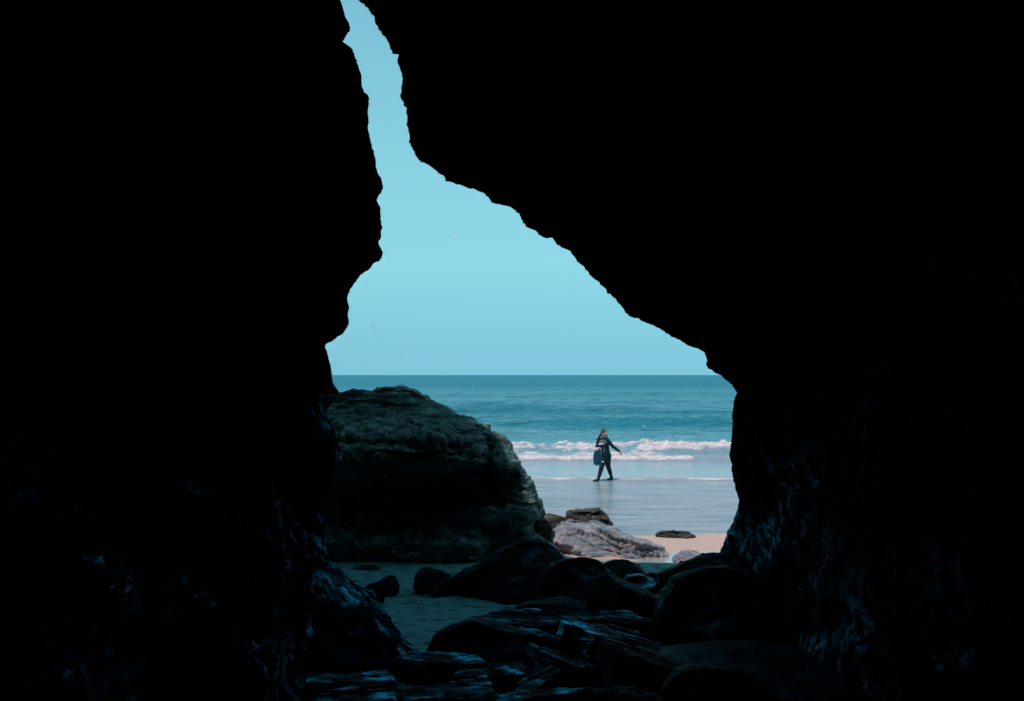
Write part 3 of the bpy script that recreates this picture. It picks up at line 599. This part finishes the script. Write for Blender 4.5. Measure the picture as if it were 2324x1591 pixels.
# slabs in the foreground
def slab(pts, tilt, mat, label, seed, thick=0.45, d=None, n=220):
    """flat piece of slate: traced top face lying on a tilted plane, broken layered edges, blunt sides"""
    o = resample(pts, n); o = 0.25 * np.roll(o, 1, 0) + 0.5 * o + 0.25 * np.roll(o, -1, 0)
    c2 = o.mean(0); d = d or 0.9 * ground_depth(c2[1]); A = P(c2[0], c2[1], d); a, b_ = tilt
    r = (o[:, 0] - CX) / F; s_ = (o[:, 1] - HY) / F
    y = np.clip((CH - A[2] + a * A[0] + b_ * A[1]) / (s_ + a * r + b_), d - 1.3, d + 1.3)
    E = np.stack([r * y, y, CH - s_ * y], 1); c = E.mean(0)
    out = E - c; out[:, 2] = 0; out /= np.linalg.norm(out, axis=1, keepdims=True) + 1e-9
    long = E[np.argmax(E[:, 0])] - E[np.argmin(E[:, 0])]; long /= np.linalg.norm(long); cross = np.cross([0, 0, 1.0], long)
    rows = []
    for u in np.linspace(0.01, 1, 46) ** 0.8:
        p = c + (E - c) * u
        q_ = np.stack([p @ long * 1.3, p @ cross * 7, 0 * p[:, 0]], 1)
        step = np.floor(2.5 * fbm(q_ * 0.6 + 9, 3, seed)) / 2.5
        p[:, 2] += 0.028 * step + 0.020 * fbm(q_, 4, seed + 3, ridged=True) + 0.006 * fbm(p * 22, 2, seed + 5)
        rows.append(p)
    top = rows[-1]
    for k, t in enumerate(np.linspace(0, 1, 34)):
        p = top.copy(); dep = t * thick
        ly = np.floor(dep / 0.055 + 0.6 * fbm(E * 1.5, 2, seed + 7))
        bed = vnoise(np.stack([ly * 2.7, E[:, 0] * 3.1, E[:, 1] * 3.1], 1), seed + 11)
        p += out * (0.012 + 0.10 * t + 0.035 * bed + 0.02 * fbm(p * 5, 3, seed + 13))[:, None] * min(1, t * 12 + 0.1)
        p[:, 2] -= dep; rows.append(p)
    last = rows[-1]; rows.append(last.mean(0) + (last - last.mean(0)) * 0.01)
    V = np.concatenate(rows, 0); Fc = grid_faces(len(rows), n, True)
    ob = make_mesh('rock_slab', V, Fc, mat, base=np.array([c[0], c[1], V[:, 2].min()]))
    sh = ob.modifiers.new('crisp', 'EDGE_SPLIT'); sh.split_angle = R(38)
    return tag(ob, label, 'slab', 'slate slabs in the foreground')
G_ = 'slate slabs in the foreground'
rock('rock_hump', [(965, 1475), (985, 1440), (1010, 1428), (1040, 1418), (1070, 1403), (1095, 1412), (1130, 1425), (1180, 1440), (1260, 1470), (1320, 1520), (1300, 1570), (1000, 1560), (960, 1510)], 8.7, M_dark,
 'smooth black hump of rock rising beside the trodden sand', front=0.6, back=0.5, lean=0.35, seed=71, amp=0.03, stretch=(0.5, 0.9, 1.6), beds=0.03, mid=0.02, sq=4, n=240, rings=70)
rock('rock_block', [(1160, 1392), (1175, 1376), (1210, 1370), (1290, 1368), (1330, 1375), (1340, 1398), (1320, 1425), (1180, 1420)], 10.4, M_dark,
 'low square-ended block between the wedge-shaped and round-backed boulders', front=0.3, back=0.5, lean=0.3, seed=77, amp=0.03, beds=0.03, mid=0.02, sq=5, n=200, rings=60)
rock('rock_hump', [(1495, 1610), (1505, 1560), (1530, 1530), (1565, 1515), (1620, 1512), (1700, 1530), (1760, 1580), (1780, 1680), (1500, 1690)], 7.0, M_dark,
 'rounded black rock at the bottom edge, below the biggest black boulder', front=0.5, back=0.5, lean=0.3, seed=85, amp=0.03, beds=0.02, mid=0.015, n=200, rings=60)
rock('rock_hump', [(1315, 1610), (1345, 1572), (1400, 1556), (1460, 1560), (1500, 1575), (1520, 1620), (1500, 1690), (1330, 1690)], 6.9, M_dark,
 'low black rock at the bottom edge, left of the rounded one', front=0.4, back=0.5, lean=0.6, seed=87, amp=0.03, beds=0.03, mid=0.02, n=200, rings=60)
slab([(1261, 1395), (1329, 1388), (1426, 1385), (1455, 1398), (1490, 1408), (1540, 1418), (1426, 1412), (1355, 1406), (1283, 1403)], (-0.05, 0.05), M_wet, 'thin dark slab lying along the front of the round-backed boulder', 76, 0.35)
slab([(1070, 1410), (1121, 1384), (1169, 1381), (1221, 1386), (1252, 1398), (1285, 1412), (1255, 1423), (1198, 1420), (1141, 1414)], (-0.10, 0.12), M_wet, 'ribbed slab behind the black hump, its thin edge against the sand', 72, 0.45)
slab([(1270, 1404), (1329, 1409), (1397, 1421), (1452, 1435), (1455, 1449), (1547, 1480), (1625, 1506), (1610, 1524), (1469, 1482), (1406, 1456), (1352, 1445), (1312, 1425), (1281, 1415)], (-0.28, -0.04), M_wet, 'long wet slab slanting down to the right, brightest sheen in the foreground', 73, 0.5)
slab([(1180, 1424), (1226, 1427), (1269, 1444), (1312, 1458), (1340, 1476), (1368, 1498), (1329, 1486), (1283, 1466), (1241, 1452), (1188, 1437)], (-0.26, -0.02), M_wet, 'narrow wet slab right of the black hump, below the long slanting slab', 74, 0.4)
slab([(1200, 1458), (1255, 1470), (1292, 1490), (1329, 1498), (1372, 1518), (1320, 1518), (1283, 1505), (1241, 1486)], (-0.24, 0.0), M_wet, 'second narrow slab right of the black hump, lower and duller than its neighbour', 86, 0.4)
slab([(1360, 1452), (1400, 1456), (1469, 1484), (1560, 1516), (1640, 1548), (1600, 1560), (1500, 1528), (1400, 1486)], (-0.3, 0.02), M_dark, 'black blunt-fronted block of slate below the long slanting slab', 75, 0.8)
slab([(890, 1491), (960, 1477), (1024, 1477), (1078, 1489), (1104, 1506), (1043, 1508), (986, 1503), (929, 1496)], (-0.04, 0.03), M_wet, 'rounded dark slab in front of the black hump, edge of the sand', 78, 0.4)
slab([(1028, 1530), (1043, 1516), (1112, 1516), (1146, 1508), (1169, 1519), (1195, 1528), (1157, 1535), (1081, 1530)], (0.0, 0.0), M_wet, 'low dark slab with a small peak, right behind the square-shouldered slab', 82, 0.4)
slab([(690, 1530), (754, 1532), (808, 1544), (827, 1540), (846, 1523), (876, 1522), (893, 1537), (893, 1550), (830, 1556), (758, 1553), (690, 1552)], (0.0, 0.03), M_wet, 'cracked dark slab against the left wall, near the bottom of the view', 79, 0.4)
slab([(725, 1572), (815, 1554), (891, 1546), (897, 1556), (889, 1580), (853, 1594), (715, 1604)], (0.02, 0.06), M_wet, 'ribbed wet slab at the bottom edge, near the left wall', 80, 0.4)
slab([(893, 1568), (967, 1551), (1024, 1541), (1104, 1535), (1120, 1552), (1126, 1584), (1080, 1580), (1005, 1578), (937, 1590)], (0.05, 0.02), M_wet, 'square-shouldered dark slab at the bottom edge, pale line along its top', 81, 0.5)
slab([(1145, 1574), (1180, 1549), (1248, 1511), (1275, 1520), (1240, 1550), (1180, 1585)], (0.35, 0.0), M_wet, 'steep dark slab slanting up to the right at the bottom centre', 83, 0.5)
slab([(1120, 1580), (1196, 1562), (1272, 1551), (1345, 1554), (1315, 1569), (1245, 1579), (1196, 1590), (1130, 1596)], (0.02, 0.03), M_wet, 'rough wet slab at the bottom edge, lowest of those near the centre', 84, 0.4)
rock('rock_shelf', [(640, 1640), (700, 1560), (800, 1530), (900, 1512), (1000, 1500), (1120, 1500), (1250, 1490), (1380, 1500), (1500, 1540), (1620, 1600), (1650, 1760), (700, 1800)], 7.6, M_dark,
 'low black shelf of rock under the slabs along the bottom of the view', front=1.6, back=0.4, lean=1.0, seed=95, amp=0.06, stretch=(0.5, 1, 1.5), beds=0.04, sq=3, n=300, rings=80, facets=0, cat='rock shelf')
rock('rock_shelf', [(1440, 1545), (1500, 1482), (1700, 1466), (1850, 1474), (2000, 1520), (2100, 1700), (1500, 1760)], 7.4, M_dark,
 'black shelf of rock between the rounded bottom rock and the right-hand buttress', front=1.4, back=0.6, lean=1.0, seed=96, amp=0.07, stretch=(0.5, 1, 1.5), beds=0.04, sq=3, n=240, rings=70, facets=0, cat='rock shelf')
# near buttress of the right wall
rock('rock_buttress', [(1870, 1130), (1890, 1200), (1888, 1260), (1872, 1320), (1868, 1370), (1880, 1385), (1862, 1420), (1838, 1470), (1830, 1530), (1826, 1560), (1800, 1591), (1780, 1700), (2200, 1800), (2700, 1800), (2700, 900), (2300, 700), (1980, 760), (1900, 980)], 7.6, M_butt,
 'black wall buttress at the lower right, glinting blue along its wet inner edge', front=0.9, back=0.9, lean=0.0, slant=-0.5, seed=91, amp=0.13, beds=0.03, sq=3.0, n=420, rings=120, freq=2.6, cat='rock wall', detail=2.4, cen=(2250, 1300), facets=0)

# ------------------------------------------------------------------ the walker
def ell_tube(rings_, n=20):
    """closed tube through (centre, rx, ry, direction)"""
    V, Fc = [], []
    for k, (c, rx, ry) in enumerate(rings_):
        c = np.array(c, float)
        a = np.array(rings_[min(k + 1, len(rings_) - 1)][0], float) - np.array(rings_[max(k - 1, 0)][0], float)
        a /= np.linalg.norm(a) + 1e-9
        ux = np.array([1, 0, 0.0]) if abs(a[0]) < 0.8 else np.array([0, 0, 1.0])
        ux = ux - a * (ux @ a); ux /= np.linalg.norm(ux); uy = np.cross(a, ux)
        for t in range(n):
            th = 2 * math.pi * t / n; V.append(c + ux * rx * math.cos(th) + uy * ry * math.sin(th))
    m = len(rings_)
    for k in range(m - 1):
        for t in range(n): Fc.append((k * n + t, k * n + (t + 1) % n, (k + 1) * n + (t + 1) % n, (k + 1) * n + t))
    Fc.append(tuple(range(n))[::-1]); Fc.append(tuple((m - 1) * n + t for t in range(n)))
    return V, Fc

def limb(pts, n=16):
    """round tapering limb with domed ends"""
    pts = [(np.array(p, float), r) for p, r in pts]
    fine = []
    for k in range(len(pts) - 1):
        for s in np.linspace(0, 1, 6, endpoint=False):
            fine.append((pts[k][0] * (1 - s) + pts[k + 1][0] * s, pts[k][1] * (1 - s) + pts[k + 1][1] * s))
    fine.append(pts[-1])
    def cap(e, nx):
        dirv = e[0] - nx[0]; dirv /= np.linalg.norm(dirv) + 1e-9
        return [(e[0] + dirv * e[1] * s, e[1] * math.sqrt(max(1 - s * s, 0.01))) for s in (0.98, 0.8, 0.5)]
    seq = cap(fine[0], fine[1]) + fine + cap(fine[-1], fine[-2])[::-1]
    return ell_tube([(p, r, r) for p, r in seq], n)

def ball(c, r, n=20):
    c = np.array(c, float); rx, ry, rz = r
    return ell_tube([(c + np.array([0, 0, rz * math.sin(t)]), rx * math.cos(t), ry * math.cos(t)) for t in np.linspace(-1.5, 1.5, 14)], n)

def merge(shapes):
    V, Fc = [], []
    for v, f in shapes:
        n0 = len(V); V += list(v); Fc += [tuple(n0 + i for i in q_) for q_ in f]
    return V, Fc

def fuse(name, shapes, voxel, mat, parent, smooth=6, base=(0, 0, 0)):
    """melt overlapping limbs into one continuous skin"""
    V, Fc = merge(shapes)
    me = bpy.data.meshes.new(name); me.from_pydata([tuple(v) for v in V], [], Fc); me.update()
    bm = bmesh.new(); bm.from_mesh(me); bmesh.ops.recalc_face_normals(bm, faces=bm.faces); bm.to_mesh(me); bm.free()
    tmp = bpy.data.objects.new(name + '_raw', me); S.collection.objects.link(tmp)
    r = tmp.modifiers.new('r', 'REMESH'); r.mode = 'VOXEL'; r.voxel_size = voxel
    s = tmp.modifiers.new('s', 'SMOOTH'); s.factor = 0.5; s.iterations = smooth
    dg = bpy.context.evaluated_depsgraph_get()
    out = bpy.data.meshes.new_from_object(tmp.evaluated_get(dg)); out.name = name
    bpy.data.objects.remove(tmp); bpy.data.meshes.remove(me)
    out.polygons.foreach_set('use_smooth', np.ones(len(out.polygons), dtype=bool))
    ob = bpy.data.objects.new(name, out); S.collection.objects.link(ob)
    out.materials.clear(); out.materials.append(mat); ob.parent = parent
    return ob

M_skin = plain_mat('skin', (0.58, 0.30, 0.25), 0.5, 0.4, 0.05)
M_suit = plain_mat('neoprene', (0.003, 0.020, 0.024), 0.6, 0.2, 0.25, 12.0, 0.1)
M_panel = plain_mat('grey_panel', (0.07, 0.085, 0.11), 0.6, 0.3, 0.15)
M_print = plain_mat('white_print', (0.62, 0.62, 0.64), 0.6, 0.3, 0.05)
M_hair = plain_mat('dark_hair', (0.012, 0.010, 0.011), 0.42, 0.5, 0.4, 40.0, 0.3)
M_dark_line = plain_mat('dark_line', (0.05, 0.015, 0.015), 0.5, 0.4, 0.1)

PY = 31.9
person = bpy.data.objects.new('person', None); S.collection.objects.link(person)
person.location = ((1372.5 - CX) * PY / F, PY, 0.004)
tag(person, 'long-haired person in a black wetsuit walking at the edge of the sea with a bodyboard', 'person')

def suit_shapes(g):
    torso = ell_tube([((0.030, 0.02, 0.64), 0.09, 0.08), ((0.034, 0.02, 0.70), 0.150 + g, 0.125 + g), ((0.036, 0.02, 0.79), 0.163 + g, 0.140 + g), ((0.022, 0.015, 0.87), 0.158 + g, 0.135 + g), ((0.002, 0.01, 0.95), 0.152 + g, 0.125 + g), ((-0.015, 0.0, 1.03), 0.153 + g, 0.122 + g),
        ((-0.030, -0.01, 1.11), 0.162 + g, 0.128 + g), ((-0.040, -0.01, 1.19), 0.168 + g, 0.132 + g), ((-0.046, 0.0, 1.26), 0.165 + g, 0.11 + g), ((-0.046, 0.01, 1.32), 0.138 + g, 0.088 + g), ((-0.042, 0.012, 1.365), 0.085 + g, 0.068 + g), ((-0.038, 0.01, 1.40), 0.056 + g, 0.055 + g), ((-0.036, 0.008, 1.42), 0.052 + g, 0.052 + g)], 28)
    bust = [ball((-0.11, -0.085, 1.175), (0.082 + g, 0.070 + g, 0.078 + g)), ball((0.015, -0.085, 1.175), (0.082 + g, 0.070 + g, 0.078 + g))]
    seat = [ball((0.11, 0.075, 0.79), (0.110 + g, 0.10 + g, 0.115 + g))]
    lead = limb([((-0.035, 0.0, 0.74), 0.110 + g), ((-0.070, -0.07, 0.60), 0.102 + g), ((-0.115, -0.11, 0.455), 0.074 + g), ((-0.135, -0.11, 0.36), 0.070 + g), ((-0.168, -0.12, 0.25), 0.063 + g), ((-0.215, -0.14, 0.10), 0.044 + g)])
    trail = limb([((0.088, 0.04, 0.74), 0.112 + g), ((0.100, 0.10, 0.60), 0.102 + g), ((0.122, 0.15, 0.455), 0.074 + g), ((0.165, 0.20, 0.33), 0.068 + g), ((0.206, 0.24, 0.21), 0.057 + g), ((0.242, 0.27, 0.10), 0.043 + g)])
    bootl = [limb([((-0.212, -0.135, 0.06), 0.048 + g), ((-0.242, -0.15, 0.045), 0.047 + g), ((-0.322, -0.18, 0.032), 0.038 + g), ((-0.370, -0.195, 0.025), 0.028 + g)])]
    bootr = [limb([((0.255, 0.28, 0.055), 0.046 + g), ((0.22, 0.26, 0.045), 0.045 + g), ((0.155, 0.23, 0.032), 0.038 + g), ((0.115, 0.21, 0.025), 0.028 + g)])]
    arm_l = limb([((0.088, 0.01, 1.315), 0.062 + g), ((0.165, 0.0, 1.22), 0.058 + g), ((0.270, -0.01, 1.095), 0.048 + g), ((0.340, -0.02, 1.045), 0.047 + g), ((0.462, -0.04, 0.952), 0.033 + g)])
    arm_r = limb([((-0.170, 0.02, 1.315), 0.062 + g), ((-0.215, 0.06, 1.22), 0.056 + g), ((-0.245, 0.10, 1.115), 0.047 + g), ((-0.250, 0.02, 1.10), 0.045 + g), ((-0.256, -0.075, 1.085), 0.033 + g)])
    return [torso] + bust + seat + [lead, trail] + bootl + bootr + [arm_l, arm_r]

# head turned to the right of the picture, chin slightly down
hc = np.array([-0.028, -0.012, 1.530]); fd = np.array([0.55, -0.80, -0.18]); fd /= np.linalg.norm(fd)
rt = np.cross(fd, [0, 0, 1.0]); rt /= np.linalg.norm(rt); up = np.cross(rt, fd)
H = lambda a, b_, c: hc + rt * a + fd * b_ + up * c         # sideways, forwards, up in head space
def hball(a, b_, c, r, n=18):
    V, Fc = ball((0, 0, 0), r, n)
    return [H(a + v[0], b_ + v[1], c + v[2]) for v in np.array(V)], Fc
head = [hball(0, -0.012, 0.028, (0.074, 0.092, 0.092)), hball(0, 0.022, -0.030, (0.060, 0.064, 0.082)), hball(0, 0.052, -0.088, (0.030, 0.026, 0.022)),
        limb([(H(0, 0.086, 0.005), 0.008), (H(0, 0.100, -0.020), 0.012), (H(0, 0.100, -0.030), 0.012)]), hball(-0.032, 0.062, -0.025, (0.022, 0.018, 0.02)), hball(0.032, 0.062, -0.025, (0.022, 0.018, 0.02)),
        limb([(H(-0.034, 0.072, 0.026), 0.011), (H(0, 0.082, 0.026), 0.010), (H(0.034, 0.072, 0.026), 0.011)]), hball(0, 0.080, -0.057, (0.024, 0.010, 0.009)),
        hball(-0.074, -0.01, -0.01, (0.010, 0.018, 0.028)), hball(0.074, -0.01, -0.01, (0.010, 0.018, 0.028)),
        limb([((-0.036, 0.01, 1.36), 0.05), ((-0.030, 0.005, 1.45), 0.046), ((-0.025, 0.0, 1.50), 0.045)])]
def hand(wrist, dirv, nrm, thumb, curl):
    """palm, four unequal bent fingers and a thumb from the side of the palm"""
    w_ = np.array(wrist, float); d_ = np.array(dirv, float); d_ /= np.linalg.norm(d_); n_ = np.array(nrm, float); n_ -= d_ * (n_ @ d_); n_ /= np.linalg.norm(n_); s_ = np.cross(d_, n_) * thumb
    sh = [limb([(w_, 0.026), (w_ + d_ * 0.03, 0.027)])]
    for k in (-1.5, -0.5, 0.5, 1.5):
        sh.append(limb([(w_ + d_ * 0.02 + s_ * k * 0.012, 0.014), (w_ + d_ * 0.085 + s_ * k * 0.020, 0.012)], 10))
    for k, ln in zip((-1.5, -0.5, 0.5, 1.5), (0.055, 0.072, 0.078, 0.070)):
        a = w_ + d_ * 0.085 + s_ * k * 0.020
        b_ = a + (d_ * math.cos(curl) + n_ * math.sin(curl)) * ln * 0.5 + s_ * k * 0.003
        c = b_ + (d_ * math.cos(2 * curl) + n_ * math.sin(2 * curl)) * ln * 0.5
        sh.append(limb([(a, 0.0105), (b_, 0.0095), (c, 0.0075)], 10))
    a = w_ + d_ * 0.025 + s_ * 0.026; b_ = a + d_ * 0.030 + s_ * 0.028 + n_ * 0.008; c = b_ + d_ * 0.030 + s_ * 0.006 + n_ * 0.01
    sh.append(limb([(a, 0.013), (b_, 0.011), (c, 0.009)], 10))
    return sh
hands = hand((0.462, -0.04, 0.952), (0.62, -0.1, -0.78), (-0.7, -0.4, -0.5), -1, 0.25) + hand((-0.256, -0.075, 1.085), (-0.10, -0.75, -0.62), (0.25, 0.55, -0.8), 1, 0.75)
body = fuse('body', head + hands + suit_shapes(-0.006), 0.0085, M_skin, person, 3)
suit = fuse('wetsuit', suit_shapes(0.004), 0.010, M_suit, person, 5); suit['label'] = 'black wetsuit with grey chest panels'
suit.data.materials.append(M_panel); suit.data.materials.append(M_print)
for p_ in suit.data.polygons:
    c, nn = p_.center, p_.normal
    if nn.y < -0.15:
        u, v = c.x, c.z
        if 1.155 < v < 1.315 and -0.185 < u < 0.035 - (1.315 - v) * 0.35 * (v < 1.24) and v < 1.33 + (u - 0.03) * 0.12: p_.material_index = 1
        if ((u + 0.045) / 0.055) ** 2 + ((v - 1.01) / 0.085) ** 2 < 1 and u > -0.075: p_.material_index = 1
    if nn.x > -0.3 and 0.14 < c.z < 0.21 and c.x > 0.25: p_.material_index = 2
def patch(name, x0, x1, z0, z1, yv, tilt, mat):
    """small printed patch lying on the neoprene"""
    V = []; nx, nz = 10, 4
    for k in range(nz + 1):
        for t in range(nx + 1):
            xx = x0 + (x1 - x0) * t / nx; zz = z0 + (z1 - z0) * k / nz + tilt * t / nx
            hit, loc, nrm, _ = suit.ray_cast(Vector((xx, -1, zz)), Vector((0, 1, 0)))
            V.append((loc + nrm * 0.004) if hit else Vector((xx, yv, zz)))
    return make_mesh(name, np.array([tuple(v) for v in V]), grid_faces(nz + 1, nx + 1), mat, suit)
bpy.context.view_layer.update()
patch('chest_logo', -0.205, -0.065, 1.168, 1.200, -0.15, 0.018, M_print)
patch('thigh_label', -0.105, -0.052, 0.612, 0.648, -0.15, 0.0, M_print)
for sx_ in (-1, 1):
    V, Fc = hball(sx_ * 0.031, 0.079, 0.010, (0.012, 0.006, 0.005), 10)
    make_mesh('eye', np.array(V), Fc, M_dark_line, person)
V, Fc = merge([limb([(H(-0.024, 0.083, -0.051), 0.0035), (H(0, 0.0905, -0.056), 0.004), (H(0.024, 0.083, -0.051), 0.0035)], 8)])
make_mesh('mouth', np.array(V), Fc, M_dark_line, person)
rngh = np.random.default_rng(12)
hair_s = [hball(0, -0.026, 0.046, (0.087, 0.096, 0.090)), hball(0, -0.050, -0.01, (0.085, 0.075, 0.10))]
for k in range(26):                                              # locks falling over the shoulders, blown to the left
    s_ = k / 25 * 2 - 1
    st_ = H(s_ * 0.080, 0.03 - 0.085 * abs(1 - abs(s_)) - (0.0 if abs(s_) > .8 else 0.02), 0.060)
    if s_ > 0.35:
        e1 = np.array([0.045 + 0.03 * rngh.random(), -0.02 + 0.04 * rngh.random(), 1.44]); e2 = np.array([0.065 + 0.05 * rngh.random(), -0.03 + .05 * rngh.random(), 1.355])
    else:
        e1 = np.array([-0.12 - 0.05 * rngh.random(), -0.05 + 0.09 * rngh.random(), 1.45 + .03 * rngh.random()]); e2 = np.array([-0.17 - 0.095 * rngh.random(), -0.075 + 0.09 * rngh.random(), 1.28 + 0.06 * rngh.random()])
    hair_s.append(limb([(st_, 0.020), ((st_ + e1) / 2 + np.array([-0.012, 0, 0.0]), 0.022), (e1, 0.021), (e2, 0.011)], 10))
hair_s.append(limb([((-0.23, -0.03, 1.32), 0.012), ((-0.272, -0.03, 1.315), 0.009), ((-0.293, -0.03, 1.365), 0.006)], 8))
fuse('hair', hair_s, 0.0085, M_hair, person, 2)

# bodyboard under the arm
M_deck = plain_mat('blue_foam_deck', (0.004, 0.038, 0.075), 0.6, 0.2, 0.15, 8.0)
M_rail = plain_mat('pale_blue_rail', (0.16, 0.42, 0.55), 0.5, 0.4, 0.08)
M_slick = plain_mat('dark_blue_underside', (0.008, 0.035, 0.09), 0.4, 0.4, 0.1)
bo = resample([(-0.155, 1.090), (-0.185, 1.092), (-0.262, 1.060), (-0.320, 1.010), (-0.360, 0.935), (-0.378, 0.82), (-0.384, 0.68), (-0.380, 0.58), (-0.365, 0.535), (-0.335, 0.510), (-0.28, 0.495), (-0.18, 0.498), (-0.155, 0.52), (-0.115, 0.70), (-0.110, 0.85), (-0.120, 1.00), (-0.135, 1.065)], 90)
for _ in range(3): bo = 0.25 * np.roll(bo, 1, 0) + 0.5 * bo + 0.25 * np.roll(bo, -1, 0)
board = bpy.data.objects.new('bodyboard', None); S.collection.objects.link(board); board.location = person.location.copy()
board.location.z += 0.0
tag(board, 'blue bodyboard with a pale blue rail held under the walker\'s arm', 'bodyboard')
bc = bo.mean(0)
def board_piece(name, levels, mat, cap=True):
    """levels: (scale of the outline, offset through the thickness)"""
    V, Fc = [], []; n = len(bo)
    for sc_, yy in levels:
        o = bc + (bo - bc) * sc_
        for a, b_ in o: V.append((a, yy - 0.09 + (a + 0.25) * -0.55, b_))
    Fc = grid_faces(len(levels), n, True).tolist()
    if cap: Fc += [list(range((len(levels) - 1) * n, len(levels) * n))]
    return make_mesh(name, np.array(V), Fc, mat, board)
board_piece('deck', [(0.89, -0.018), (0.885, -0.026), (0.87, -0.028)], M_deck)
board_piece('rail', [(0.89, -0.018), (0.97, -0.016), (0.995, -0.006), (1.0, 0.004), (0.985, 0.018), (0.95, 0.024)], M_rail, cap=False)
board_piece('underside', [(0.95, 0.024), (0.94, 0.027), (0.90, 0.028)], M_slick)

# ------------------------------------------------------------------ gulls
M_gull = plain_mat('gull_feathers', (0.55, 0.56, 0.58), 0.7, 0.2, 0.2, 6.0)
def gull(px, py, d, span, roll, yaw, up_, label):
    body_ = ell_tube([((0, -0.20 * span, 0), 0.004, 0.004), ((0, -0.15 * span, 0.01), 0.022 * span, 0.025 * span), ((0, -0.05 * span, 0), 0.05 * span, 0.05 * span), ((0, 0.08 * span, 0), 0.04 * span, 0.04 * span), ((0, 0.17 * span, 0.0), 0.035 * span, 0.01 * span), ((0, 0.22 * span, 0), 0.045 * span, 0.006)], 10)
    sh = [body_]
    for s_ in (-1, 1):
        sec = [(0.03, 0.0, 0.085), (0.2, up_ * 0.5, 0.075), (0.36, up_ * 0.62, 0.055), (0.5, up_ * 0.5, 0.012)]
        V, Fc = [], []
        for a, zz, ch in sec:
            for dy_, dz_ in ((-0.5, 0), (0, 0.008), (0.5, 0), (0, -0.004)):
                V.append(np.array([s_ * a, dy_ * ch * 2 + (a - 0.03) * 0.12 - 0.02, zz + dz_]) * span)
        for k in range(3):
            for t in range(4): Fc.append((k * 4 + t, k * 4 + (t + 1) % 4, k * 4 + 4 + (t + 1) % 4, k * 4 + 4 + t))
        Fc += [(3, 2, 1, 0), (12, 13, 14, 15)]; sh.append((V, Fc))
    V, Fc = merge(sh)
    ob = make_mesh('seagull', np.array(V), Fc, M_gull); ob.location = P(px, py, d); ob.rotation_euler = (0, R(roll), R(yaw))
    return tag(ob, label, 'seagull', 'gulls over the sea')
gull(845, 740, 75, 0.75, 62, 20, 0.25, 'white gull banking low near the left cave wall')
gull(1036, 537, 85, 0.8, -32, 60, 0.05, 'gull gliding highest, in mid sky between the walls')
gull(1495, 766, 90, 0.6, -30, 50, 0.1, 'tiny gull close under the sloping right-hand wall')
gull(911, 799, 110, 0.55, 10, 70, 0.1, 'tiny gull low over the horizon above the huge boulder')
